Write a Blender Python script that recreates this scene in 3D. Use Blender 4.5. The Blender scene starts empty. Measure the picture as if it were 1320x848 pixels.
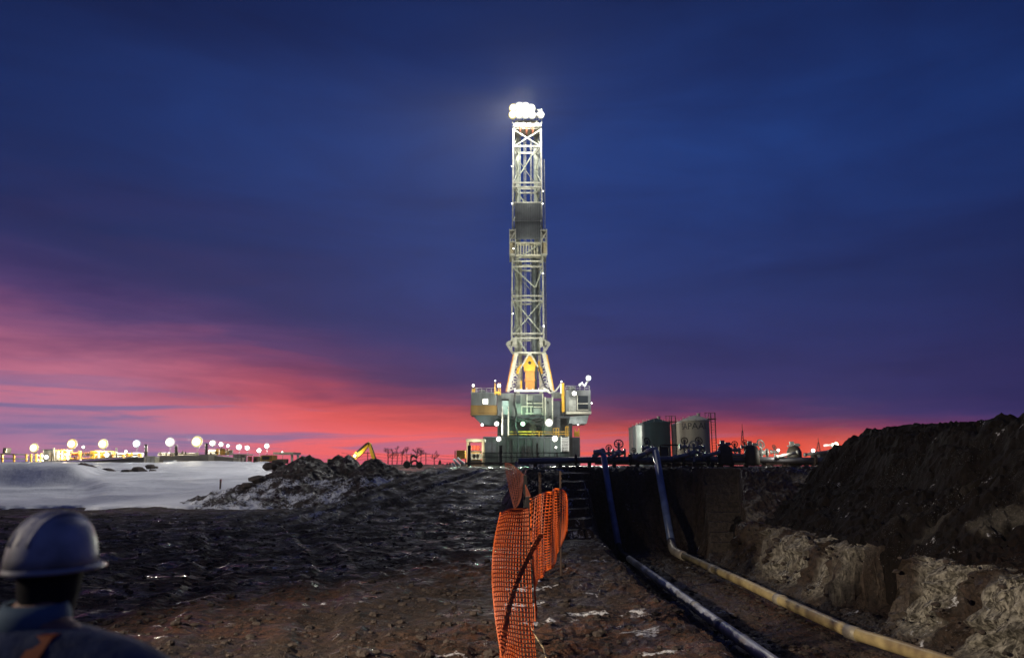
import bpy, bmesh, math, random
import numpy as np
from mathutils import Vector, Matrix
random.seed(7)
SC = bpy.context.scene
COL = SC.collection
R = math.radians

# ------------------------------------------------------------------ camera
F = 960.0; CX, CY = 660.0, 424.0
TILT = math.atan((600-CY)/F)
CAMZ = 1.9
ST, CT = math.sin(TILT), math.cos(TILT)
def at(px, py, Y):
    """point of the place seen at a spot of the photograph, Y metres away"""
    dy = (CY-py)/F
    s = Y/(CT - dy*ST)
    return Vector((s*(px-CX)/F, Y, CAMZ + s*(ST + dy*CT)))
cam = bpy.data.cameras.new('camera'); cam_o = bpy.data.objects.new('camera', cam)
COL.objects.link(cam_o); SC.camera = cam_o
cam_o.location = (0, 0, CAMZ); cam_o.rotation_euler = (math.pi/2+TILT, 0, 0)
cam.sensor_width = 36; cam.lens = 36*F/1320; cam.clip_end = 9000; cam.clip_start = .05
cam.dof.use_dof = True; cam.dof.focus_distance = 14; cam.dof.aperture_fstop = 1.5

SC.view_settings.view_transform = 'Standard'; SC.view_settings.look = 'None'
SC.view_settings.exposure = 0; SC.view_settings.gamma = 1
SC.cycles.use_denoising = True
SC.cycles.max_bounces = 5; SC.cycles.diffuse_bounces = 2; SC.cycles.glossy_bounces = 2
SC.cycles.transparent_max_bounces = 6; SC.cycles.caustics_reflective = False; SC.cycles.caustics_refractive = False
SC.cycles.sample_clamp_indirect = 4

def lin(r, g, b):
    f = lambda c: (c/255/12.92 if c <= 10 else ((c/255+.055)/1.055)**2.4)
    return (f(r), f(g), f(b), 1)

# ------------------------------------------------------------------ numpy noise
def pn(x, y, seed=0):
    xi = np.floor(x).astype(np.int64); yi = np.floor(y).astype(np.int64)
    xf = x-xi; yf = y-yi
    def g(ix, iy, dx, dy):
        h = (ix*374761393 + iy*668265263 + seed*1274126177) & 0xffffffff
        h = ((h ^ (h >> 13))*1274126177) & 0xffffffff
        h = (h ^ (h >> 16)) & 0xffff
        a = h*(2*math.pi/65536)
        return np.cos(a)*dx + np.sin(a)*dy
    u = xf*xf*xf*(xf*(xf*6-15)+10); v = yf*yf*yf*(yf*(yf*6-15)+10)
    a = g(xi, yi, xf, yf); b = g(xi+1, yi, xf-1, yf)
    c = g(xi, yi+1, xf, yf-1); d = g(xi+1, yi+1, xf-1, yf-1)
    return ((a+(b-a)*u) + ((c+(d-c)*u)-(a+(b-a)*u))*v)*1.5
def fbm(x, y, o=4, seed=0, gain=.5):
    s = 0; a = 1; t = 0
    for i in range(o):
        s = s + a*pn(x*2**i+i*17.3, y*2**i+i*5.1, seed+i); t += a; a *= gain
    return s/t
def ridge(x, y, o=3, seed=0):
    s = 0; a = 1; t = 0
    for i in range(o):
        s = s + a*(1-2*np.abs(pn(x*2**i, y*2**i, seed+i))); t += a; a *= .5
    return s/t
def sm(a, b, t):
    t = np.clip((t-a)/(b-a), 0, 1); return t*t*(3-2*t)
def lerp(a, b, t): return a+(b-a)*t

# ------------------------------------------------------------------ materials
MATS = {}
def mat(name, col, rough=.6, metal=0, var=.25, scale=3., bump=.0, bscale=20., spec=.5, dirt=None, streak=0):
    if name in MATS: return MATS[name]
    m = bpy.data.materials.new(name); m.use_nodes = True; n = m.node_tree.nodes; l = m.node_tree.links
    p = n['Principled BSDF']
    tc = n.new('ShaderNodeTexCoord'); nz = n.new('ShaderNodeTexNoise')
    nz.inputs['Scale'].default_value = scale; nz.inputs['Detail'].default_value = 6
    l.new(tc.outputs['Object'], nz.inputs['Vector'])
    rp = n.new('ShaderNodeValToRGB'); e = rp.color_ramp.elements
    d = dirt or tuple(c*(1-var) for c in col[:3])
    e[0].position = .32; e[0].color = (*d[:3], 1); e[1].position = .68; e[1].color = (*[min(1, c*(1+var*.6)) for c in col[:3]], 1)
    l.new(nz.outputs['Fac'], rp.inputs['Fac']); l.new(rp.outputs['Color'], p.inputs['Base Color'])
    mr = n.new('ShaderNodeMapRange'); mr.inputs['To Min'].default_value = max(.05, rough-.15); mr.inputs['To Max'].default_value = min(1, rough+.15)
    l.new(nz.outputs['Fac'], mr.inputs['Value']); l.new(mr.outputs['Result'], p.inputs['Roughness'])
    
    if streak:
        mp_ = n.new('ShaderNodeMapping'); mp_.inputs['Scale'].default_value = (1, 1, streak); l.new(tc.outputs['Object'], mp_.inputs['Vector']); l.new(mp_.outputs['Vector'], nz.inputs['Vector'])
    p.inputs['Metallic'].default_value = metal; p.inputs['Specular IOR Level'].default_value = spec
    if bump:
        b2 = n.new('ShaderNodeTexNoise'); b2.inputs['Scale'].default_value = bscale; b2.inputs['Detail'].default_value = 8
        l.new(tc.outputs['Object'], b2.inputs['Vector'])
        bp = n.new('ShaderNodeBump'); bp.inputs['Strength'].default_value = 1; bp.inputs['Distance'].default_value = bump
        l.new(b2.outputs['Fac'], bp.inputs['Height']); l.new(bp.outputs['Normal'], p.inputs['Normal'])
    MATS[name] = m; return m
def glow(name, col, strength):
    if name in MATS: return MATS[name]
    m = bpy.data.materials.new(name); m.use_nodes = True; n = m.node_tree.nodes; l = m.node_tree.links
    p = n['Principled BSDF']
    p.inputs['Base Color'].default_value = (.02, .02, .02, 1); p.inputs['Specular IOR Level'].default_value = .1
    p.inputs['Emission Color'].default_value = (*col[:3], 1); p.inputs['Emission Strength'].default_value = strength
    m.cycles.emission_sampling = 'FRONT'
    MATS[name] = m; return m
def earth(name, mudA, mudB, clay=(.46, .43, .36), snow=(.78, .80, .84), bumpd=.03, wet=.14, spec=.5, brown=(.125, .052, .027)):
    m = bpy.data.materials.new(name); m.use_nodes = True; n = m.node_tree.nodes; l = m.node_tree.links
    p = n['Principled BSDF']
    tc = n.new('ShaderNodeTexCoord')
    def noise(sc, det=6, ro=.6):
        q = n.new('ShaderNodeTexNoise'); q.inputs['Scale'].default_value = sc; q.inputs['Detail'].default_value = det; q.inputs['Roughness'].default_value = ro
        l.new(tc.outputs['Object'], q.inputs['Vector']); return q
    def mixc(fac, a, b):
        x = n.new('ShaderNodeMix'); x.data_type = 'RGBA'
        if fac is not None: l.new(fac, x.inputs[0])
        for s, i in ((a, 6), (b, 7)):
            if isinstance(s, tuple): x.inputs[i].default_value = (*s[:3], 1)
            else: l.new(s, x.inputs[i])
        return x.outputs[2]
    def rng(v, a, b, c=0., d=1.):
        x = n.new('ShaderNodeMapRange'); x.inputs['From Min'].default_value = a; x.inputs['From Max'].default_value = b
        x.inputs['To Min'].default_value = c; x.inputs['To Max'].default_value = d
        l.new(v, x.inputs['Value']); return x.outputs['Result']
    at_ = n.new('ShaderNodeVertexColor'); at_.layer_name = 'mask'
    sep = n.new('ShaderNodeSeparateColor'); l.new(at_.outputs['Color'], sep.inputs['Color'])
    p.inputs['Specular IOR Level'].default_value = spec
    n1 = noise(1.1, 8); n2 = noise(11, 9, .72); n3 = noise(40, 4)
    c = mixc(rng(n2.outputs['Fac'], .35, .65), mudA, mudB)
    big = rng(n1.outputs['Fac'], .42, .62)
    mu = n.new('ShaderNodeMath'); mu.operation = 'MULTIPLY'; l.new(sep.outputs['Blue'], mu.inputs[0]); l.new(rng(n2.outputs['Fac'], .4, .62), mu.inputs[1])
    c = mixc(mu.outputs[0], c, brown)
    cl = mixc(rng(n2.outputs['Fac'], .4, .62), tuple(v*.45 for v in clay), clay)
    c = mixc(sep.outputs['Green'], c, cl)
    # grains of snow and frost caught between the clods
    fr = n.new('ShaderNodeMath'); fr.operation = 'MULTIPLY'
    l.new(rng(n3.outputs['Fac'], .64, .70), fr.inputs[0]); l.new(rng(n1.outputs['Fac'], .5, .62, 0, .55), fr.inputs[1])
    mx = n.new('ShaderNodeMath'); mx.operation = 'MAXIMUM'; l.new(fr.outputs[0], mx.inputs[0])
    # snow mask broken up by fine noise
    sa = n.new('ShaderNodeMath'); sa.operation = 'ADD'; l.new(sep.outputs['Red'], sa.inputs[0]); l.new(rng(n2.outputs['Fac'], .25, .75, -.45, .45), sa.inputs[1])
    sr = rng(sa.outputs[0], .45, .65)
    l.new(sr, mx.inputs[1])
    c = mixc(mx.outputs[0], c, snow)
    l.new(c, p.inputs['Base Color'])
    rg = rng(n1.outputs['Fac'], .36, .58, wet, .88)
    l.new(rg, p.inputs['Roughness'])
    bp = n.new('ShaderNodeBump'); bp.inputs['Distance'].default_value = bumpd; bp.inputs['Strength'].default_value = .9
    l.new(n2.outputs['Fac'], bp.inputs['Height'])
    b2 = n.new('ShaderNodeBump'); b2.inputs['Distance'].default_value = bumpd*.3; b2.inputs['Strength'].default_value = .8
    l.new(n3.outputs['Fac'], b2.inputs['Height']); l.new(bp.outputs['Normal'], b2.inputs['Normal'])
    mpn = n.new('ShaderNodeMapping'); mpn.inputs['Rotation'].default_value = (R(38), R(20), 0); mpn.inputs['Scale'].default_value = (4, 11, 3)
    l.new(tc.outputs['Object'], mpn.inputs['Vector'])
    vo = n.new('ShaderNodeTexNoise'); vo.inputs['Scale'].default_value = 2.4; vo.inputs['Detail'].default_value = 5; vo.inputs['Distortion'].default_value = .15; l.new(mpn.outputs[0], vo.inputs['Vector'])
    cm = n.new('ShaderNodeMath'); cm.operation = 'MULTIPLY'; l.new(rng(vo.outputs['Fac'], .38, .56), cm.inputs[0]); l.new(sep.outputs['Green'], cm.inputs[1])
    pc = n.new('ShaderNodeMath'); pc.operation = 'MULTIPLY'; l.new(rng(vo.outputs['Fac'], .52, .40, 0, .75), pc.inputs[0]); l.new(sep.outputs['Green'], pc.inputs[1])
    l.new(mixc(pc.outputs[0], c, mudA), p.inputs['Base Color'])
    b3 = n.new('ShaderNodeBump'); b3.inputs['Distance'].default_value = .028; b3.inputs['Strength'].default_value = 1
    l.new(cm.outputs[0], b3.inputs['Height']); l.new(b2.outputs['Normal'], b3.inputs['Normal'])
    l.new(b3.outputs['Normal'], p.inputs['Normal'])
    return m

GALV = mat('galvanised_steel', (.50, .50, .44), .45, .3, .3, 2.)
CREAM = mat('cream_painted_steel', (.62, .60, .50), .5, 0, .2, 2.)
GREYW = mat('grey_cladding', (.22, .24, .23), .6, 0, .5, 1.5, streak=.15)
DGREY = mat('dark_grey_steel', (.075, .085, .10), .5, .2, .3, 1.5)
DGREEN = mat('dark_green_steel', (.035, .055, .052), .6, 0, .6, .9, streak=.2)
OCHRE = mat('ochre_panel', (.22, .13, .03), .6, 0, .5, 1., streak=.2)
YEL = mat('safety_yellow', (.72, .40, .03), .5, 0, .2, 2.)
AMBER = mat('amber_paint', (.55, .24, .03), .5, 0, .25, 2.)
WHITE = mat('white_paint', (.75, .76, .74), .5, 0, .1, 2.)
BLACK = mat('black_steel', (.018, .018, .02), .5, .2, .3, 3.)
RUST = mat('rusty_steel', (.10, .065, .05), .8, .1, .4, 4.)
GLASS = mat('dark_glass', (.02, .025, .03), .12, 0, .1, 1., spec=.8)
TEAL = mat('teal_tank_paint', (.026, .070, .086), .75, 0, .4, .8, spec=.2, streak=.12)
PALETEAL = mat('pale_tank_paint', (.30, .36, .35), .45, .1, .2, .6)
TANKC = mat('cream_tank_paint', (.42, .38, .28), .6, 0, .35, .7, streak=.12)
BEIGE = mat('beige_wall', (.40, .36, .28), .7, 0, .2, .6)
CONC = mat('grey_containment_wall', (.16, .155, .15), .75, 0, .3, .5)
BARK = mat('bark', (.03, .022, .02), .9, 0, .3, 6.)
NEEDLE = mat('dark_needles', (.02, .03, .02), .9, 0, .4, 6.)
REDP = mat('red_paint', (.5, .07, .04), .5, 0, .2, 2.)
WOOD = mat('weathered_wood', (.25, .19, .14), .85, 0, .3, 8.)
BLUEP = mat('blue_coated_pipe', (.17, .24, .41), .34, 0, .35, 3., spec=.6)
STEELBLUE = mat('steel_blue_pipe', (.42, .46, .56), .34, .1, .35, 3., dirt=(.15, .14, .14))
YELP = mat('yellow_coated_pipe', (.46, .37, .17), .45, 0, .3, 2.5, dirt=(.20, .145, .075))
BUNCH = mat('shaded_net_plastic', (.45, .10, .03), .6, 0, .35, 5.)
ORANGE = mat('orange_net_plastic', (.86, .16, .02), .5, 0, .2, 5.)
ORANGED = mat('net_plastic_in_shade', (.20, .055, .03), .7, 0, .35, 5.)  # orange net with the shade it hangs in put into the colour

# ------------------------------------------------------------------ mesh builder
WLOC = {}
class MB:
    def __init__(s): s.v = []; s.f = []
    def add(s, vs, fs):
        o = len(s.v); s.v += [Vector(v) for v in vs]; s.f += [tuple(i+o for i in f) for f in fs]; return s
    def box(s, c, d, rz=0, bev=0):
        c = Vector(c); hx, hy, hz = d[0]/2, d[1]/2, d[2]/2
        m = Matrix.Rotation(rz, 3, 'Z')
        vs = [c + m @ Vector((x*hx, y*hy, z*hz)) for z in (-1, 1) for x, y in ((-1, -1), (1, -1), (1, 1), (-1, 1))]
        return s.add(vs, [(3, 2, 1, 0), (4, 5, 6, 7), (0, 1, 5, 4), (1, 2, 6, 5), (2, 3, 7, 6), (3, 0, 4, 7)])
    def ext(s, a, b):
        a = Vector(a); b = Vector(b); return s.box((a+b)/2, [abs(b[i]-a[i]) for i in range(3)])
    def beam(s, p, q, w, h=None):
        p = Vector(p); q = Vector(q); h = h or w; d = (q-p).normalized()
        u = d.cross(Vector((0, 1, 0)))
        if u.length < .05: u = d.cross(Vector((1, 0, 0)))
        u.normalize(); v = d.cross(u)
        vs = [e+u*a*w/2+v*b*h/2 for e in (p, q) for a, b in ((-1, -1), (1, -1), (1, 1), (-1, 1))]
        return s.add(vs, [(3, 2, 1, 0), (4, 5, 6, 7), (0, 1, 5, 4), (1, 2, 6, 5), (2, 3, 7, 6), (3, 0, 4, 7)])
    def path(s, pts, r, n=8, r2=None, cap=True):
        pts = [Vector(p) for p in pts]; o = len(s.v); k = len(pts)
        prev = None
        for i, p in enumerate(pts):
            d = (pts[min(i+1, k-1)]-pts[max(i-1, 0)]).normalized()
            u = d.cross(Vector((0, 0, 1))) if prev is None else prev - d*prev.dot(d)
            if u.length < .05: u = d.cross(Vector((1, 0, 0)))
            u.normalize(); prev = u; v = d.cross(u)
            rr = r if r2 is None else r+(r2-r)*i/(k-1)
            for j in range(n):
                a = 2*math.pi*j/n; s.v.append(p+u*math.cos(a)*rr+v*math.sin(a)*rr)
        for i in range(k-1):
            for j in range(n):
                j2 = (j+1) % n
                s.f.append((o+i*n+j, o+i*n+j2, o+(i+1)*n+j2, o+(i+1)*n+j))
        if cap:
            s.f.append(tuple(o+j for j in range(n))[::-1]); s.f.append(tuple(o+(k-1)*n+j for j in range(n)))
        return s
    def tube(s, p, q, r, n=8, r2=None): return s.path([p, q], r, n, r2)
    def lathe(s, c, prof, n=24, axis='Z', sx=1, sy=1):
        c = Vector(c); o = len(s.v); k = len(prof)
        for r, z in prof:
            for j in range(n):
                a = 2*math.pi*j/n; x, y = math.cos(a)*r*sx, math.sin(a)*r*sy
                s.v.append(c+(Vector((x, y, z)) if axis == 'Z' else Vector((x, z, y)) if axis == 'Y' else Vector((z, x, y))))
        for i in range(k-1):
            for j in range(n):
                j2 = (j+1) % n; s.f.append((o+i*n+j, o+i*n+j2, o+(i+1)*n+j2, o+(i+1)*n+j))
        if prof[0][0] > 1e-6: s.f.append(tuple(o+j for j in range(n))[::-1])
        if prof[-1][0] > 1e-6: s.f.append(tuple(o+(k-1)*n+j for j in range(n)))
        return s
    def ball(s, c, r, n=12, k=7, sz=1):
        return s.lathe(c, [(max(1e-7, r*math.sin(math.pi*i/k)), -r*sz*math.cos(math.pi*i/k)) for i in range(k+1)], n)
    def prism(s, poly, y0, y1):
        """polygon of (x,z) corners extruded in depth"""
        k = len(poly)
        vs = [(x, y0, z) for x, z in poly]+[(x, y1, z) for x, z in poly]
        return s.add(vs, [tuple(range(k)), tuple(range(2*k-1, k-1, -1))]+[(i, i+k, (i+1) % k+k, (i+1) % k) for i in range(k)])
    def build(s, name, m, parent=None, smooth=False, base=None, bevel=0):
        if parent is not None: org = WLOC[parent]
        elif base is not None: org = Vector(base)
        else:
            xs = [v.x for v in s.v]; ys = [v.y for v in s.v]; zs = [v.z for v in s.v]
            org = Vector(((min(xs)+max(xs))/2, (min(ys)+max(ys))/2, min(zs)))
        me = bpy.data.meshes.new(name); me.from_pydata([v-org for v in s.v], [], s.f)
        bm = bmesh.new(); bm.from_mesh(me); bmesh.ops.recalc_face_normals(bm, faces=bm.faces); bm.to_mesh(me); bm.free()
        o = bpy.data.objects.new(name, me); COL.objects.link(o); me.materials.append(m)
        if smooth:
            for p in me.polygons: p.use_smooth = True
        if parent is not None: o.parent = parent; WLOC[o] = org.copy()
        else: o.location = org; WLOC[o] = org.copy()
        if bevel:
            b = o.modifiers.new('bevel', 'BEVEL'); b.width = bevel; b.segments = 2; b.limit_method = 'ANGLE'
        return o
def tag(o, label=None, cat=None, group=None, kind=None):
    for k, v in (('label', label), ('category', cat), ('group', group), ('kind', kind)):
        if v: o[k] = v
    return o
def thing(name, loc, label, cat, group=None):
    o = bpy.data.objects.new(name, None); COL.objects.link(o); o.location = loc; WLOC[o] = Vector(loc); o.empty_display_size = .3
    return tag(o, label, cat, group)
def lamp(loc, power, col=(1, .95, .85), size=.4, parent=None, kind='POINT', aim=None, cone=None, blend=.6):
    d = bpy.data.lights.new('lamp_light', kind); d.energy = power; d.color = col[:3]; d.shadow_soft_size = size
    o = bpy.data.objects.new('lamp_light', d); COL.objects.link(o)
    if aim is not None: o.rotation_euler = (Vector(aim)-Vector(loc)).to_track_quat('-Z', 'Y').to_euler()
    if cone: d.spot_size = R(cone); d.spot_blend = blend
    loc = Vector(loc)
    if parent is not None: o.parent = parent; o.location = loc-WLOC[parent]
    else: o.location = loc
    return o
ORD = 'first second third fourth fifth sixth seventh eighth ninth tenth eleventh twelfth thirteenth fourteenth fifteenth sixteenth seventeenth eighteenth'.split()

# ------------------------------------------------------------------ sky
def make_world():
    w = bpy.data.worlds.new('World'); SC.world = w; w.use_nodes = True
    n = w.node_tree.nodes; l = w.node_tree.links
    bg = n['Background']
    tc = n.new('ShaderNodeTexCoord'); sp = n.new('ShaderNodeSeparateXYZ'); l.new(tc.outputs['Generated'], sp.inputs[0])
    def M(op, a, b=None, c=None):
        x = n.new('ShaderNodeMath'); x.operation = op
        for i, s in enumerate((a, b, c)):
            if s is None: continue
            if isinstance(s, (int, float)): x.inputs[i].default_value = s
            else: l.new(s, x.inputs[i])
        return x.outputs[0]
    def RNG(v, a, b, c=0., d=1., smooth=True):
        x = n.new('ShaderNodeMapRange'); x.interpolation_type = 'SMOOTHSTEP' if smooth else 'LINEAR'
        for k_, q in (('From Min', a), ('From Max', b), ('To Min', c), ('To Max', d)): x.inputs[k_].default_value = q
        l.new(v, x.inputs['Value']); return x.outputs['Result']
    def RAMP(v, stops, ease='LINEAR'):
        r = n.new('ShaderNodeValToRGB'); r.color_ramp.interpolation = ease; e = r.color_ramp.elements
        while len(e) < len(stops): e.new(.5)
        for q, (p_, c_) in zip(e, stops): q.position = p_; q.color = c_
        l.new(v, r.inputs['Fac']); return r.outputs['Color']
    def MIX(f, a, b, bt='MIX'):
        x = n.new('ShaderNodeMix'); x.data_type = 'RGBA'; x.blend_type = bt
        for s, i in ((f, 0), (a, 6), (b, 7)):
            if isinstance(s, (int, float)): x.inputs[i].default_value = s
            elif isinstance(s, tuple): x.inputs[i].default_value = s
            else: l.new(s, x.inputs[i])
        return x.outputs[2]
    def NOISE(ax, ey, off, det=5, ro=.55, dist=0.):
        c = n.new('ShaderNodeCombineXYZ'); l.new(M('MULTIPLY', az, ax), c.inputs[0]); l.new(M('MULTIPLY', el, ey), c.inputs[1]); c.inputs[2].default_value = off
        q = n.new('ShaderNodeTexNoise'); q.inputs['Scale'].default_value = 1; q.inputs['Detail'].default_value = det; q.inputs['Roughness'].default_value = ro
        q.inputs['Distortion'].default_value = dist
        l.new(c.outputs[0], q.inputs['Vector']); return q.outputs['Fac']
    el = M('MULTIPLY', M('ARCSINE', sp.outputs['Z']), 57.2958)
    az = M('MULTIPLY', M('ARCTAN2', sp.outputs['X'], sp.outputs['Y']), 57.2958)
    nA = NOISE(.030, .24, 3.1, 7, .58, .5)
    nB = NOISE(.055, .85, 9.7, 6, .6, .6)
    # height of the glow over the horizon: tall on the left, low on the right
    hg = RAMP(RNG(az, -45, 45, 0, 1, False), [(0, (.95,)*3+(1,)), (.12, (.93,)*3+(1,)), (.28, (.74,)*3+(1,)), (.40, (.58,)*3+(1,)), (.5, (.42,)*3+(1,)), (.62, (.40,)*3+(1,)), (.74, (.36,)*3+(1,)), (.86, (.26,)*3+(1,)), (1, (.2,)*3+(1,))], 'B_SPLINE')
    H = M('MULTIPLY', hg, 12.)
    warp = M('MULTIPLY', M('SUBTRACT', nA, .5), M('MULTIPLY', RNG(el, 0, 7, .15, 1), 7.0))
    t = M('DIVIDE', M('ADD', el, warp), H)
    t8 = M('DIVIDE', t, 1.6)
    S = lambda lst: [(p/1.6, lin(*c)) for p, c in lst]
    left = RAMP(t8, S([(0, (150, 112, 155)), (.1, (176, 116, 152)), (.26, (148, 112, 156)), (.42, (196, 114, 142)), (.62, (184, 104, 134)), (.8, (134, 78, 120)), (1.0, (82, 58, 112)), (1.4, (48, 50, 108))]))
    mid = RAMP(t8, S([(0, (214, 90, 112)), (.1, (236, 98, 104)), (.3, (232, 98, 108)), (.5, (228, 88, 92)), (.68, (196, 76, 92)), (.84, (132, 60, 100)), (1.0, (84, 52, 104)), (1.4, (50, 50, 110))]))
    right = RAMP(t8, S([(0, (230, 104, 98)), (.12, (234, 92, 72)), (.35, (226, 80, 64)), (.55, (188, 68, 72)), (.75, (146, 60, 92)), (.95, (92, 52, 102)), (1.15, (66, 50, 106)), (1.5, (48, 48, 108))]))
    low = MIX(RNG(az, -30, -12), left, mid)
    low = MIX(RNG(az, -6, 12), low, right)
    # slate streaks of cloud low over the horizon
    st = M('MULTIPLY', RNG(nB, .46, .62), RNG(t, .66, .40))
    st = M('MULTIPLY', st, RNG(az, -2, -16, .35, .85))
    low = MIX(st, low, lin(118, 104, 152))
    hi = RAMP(RNG(el, 6, 38, 0, 1, False), [((e_-6)/32, lin(*c)) for e_, c in [(6, (47, 46, 106)), (9, (38, 46, 106)), (13, (30, 48, 108)), (18, (25, 52, 116)), (24, (23, 53, 118)), (29, (19, 43, 101)), (34, (14, 33, 83)), (38, (12, 27, 72))]])
    nC = NOISE(.045, .20, 21.4, 7, .6, .5)
    hi = MIX(1., hi, RAMP(nC, [(.32, (.74, .72, .80, 1)), (.68, (1.16, 1.18, 1.16, 1))]), 'MULTIPLY')
    low = MIX(RNG(t, .25, .7, 0, 1), low, MIX(1., low, RAMP(NOISE(.07, .42, 41.7, 7, .6, .4), [(.34, (.62, .62, .78, 1)), (.62, (1.08, 1.06, 1.02, 1))]), 'MULTIPLY'))
    hi = MIX(1., hi, RAMP(RNG(az, -60, 60, 0, 1, False), [(0, (.5, .5, .55, 1)), (.2, (.60, .58, .62, 1)), (.42, (.95, .97, .98, 1)), (.54, (1.06, 1.07, 1.05, 1)), (.7, (.86, .86, .86, 1)), (.85, (.68, .64, .66, 1)), (1, (.6, .55, .6, 1))]), 'MULTIPLY')
    # mauve veil of high cloud on the left
    hi = MIX(M('MULTIPLY', RNG(az, -6, -34, 0, .55), M('MULTIPLY', RNG(el, 22, 10), RNG(nA, .35, .62))), hi, lin(66, 46, 98))
    sky = MIX(RNG(t, .95, 1.5), low, hi)
    # the glow stands only on the side of the set sun
    sky = MIX(RNG(sp.outputs['Y'], .35, -.2), sky, lin(26, 34, 74))
    # below the horizon
    sky = MIX(RNG(el, -.4, -1.2), sky, lin(30, 26, 34))
    nish = n.new('ShaderNodeTexSky'); nish.sky_type = 'NISHITA'; nish.sun_disc = False; nish.sun_elevation = R(.5); nish.sun_rotation = R(-6)
    nm = MIX(1., nish.outputs[0], (.004, .004, .004, 1), 'MULTIPLY')
    sky = MIX(1., sky, nm, 'ADD')
    l.new(sky, bg.inputs['Color']); bg.inputs['Strength'].default_value = 1.0
make_world()
sun = bpy.data.lights.new('sun', 'SUN'); sun.energy = .06; sun.angle = R(12); sun.color = (1, .45, .3)
sun_o = bpy.data.objects.new('sun', sun); COL.objects.link(sun_o)
sun_o.rotation_euler = (R(-86), 0, R(6)); sun_o.location = (0, 0, 60)
# work light of the crew, standing to the left of the camera
lamp((-10.5, 1.5, 5.3), 12500, (1, .84, .64), .25, None, 'SPOT', (5.0, 11.3, -.6), 55, .9)
lamp((-27, 26, 5), 5200, (1, .93, .84), .3, None, 'SPOT', (-9.5, 39.5, .8), 40, .8)

# ------------------------------------------------------------------ ground
def notch(y): return 1.25*sm(13.0, 13.5, y)*sm(15.0, 14.5, y)
def base_z(x, y):
    u = x/np.maximum(y, 1)
    ramp = 1.8*sm(25, 44, y)
    snowz = 2.05*np.clip((y-34)/60, 0, 1)
    drift = 0.12*sm(36, 50, y)+1.58*sm(55.3, 57.8, y+.5*np.sin(x*.7))+.3*sm(60, 95, y)
    wd = sm(-.535, -.575, u+.012*np.sin(y*.25))
    snowz = lerp(snowz, drift, wd)
    wl = sm(-4.2, -8.2, x+.12*(44-y))
    zl = lerp(ramp, snowz, wl)
    n = fbm(x*.7, y*.7, 3, 5)
    n2 = fbm(x*1.7, y*1.7, 3, 15)
    head = 1.82*sm(19.6, 25.4, y+n*.8)
    deep = -.72+2.54*sm(24.0, 25.5, y+n2*.3)
    we = sm(2.1, 2.95, x+n*.3)
    zr = .36+1.46*sm(20.5, 25.4, y+n*.5)
    wr = sm(5.75, 6.5, x+n*.35+n2*.22-notch(y)*.9-.3*sm(13.4, 12.6, y))
    z = lerp(head, deep, we); z = lerp(z, zr, wr)
    wx = sm(-.5, .7, x+n*.4)
    return lerp(zl, z, wx), we*(1-wr)*sm(25.3, 24, y), wr, wx, u
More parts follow.
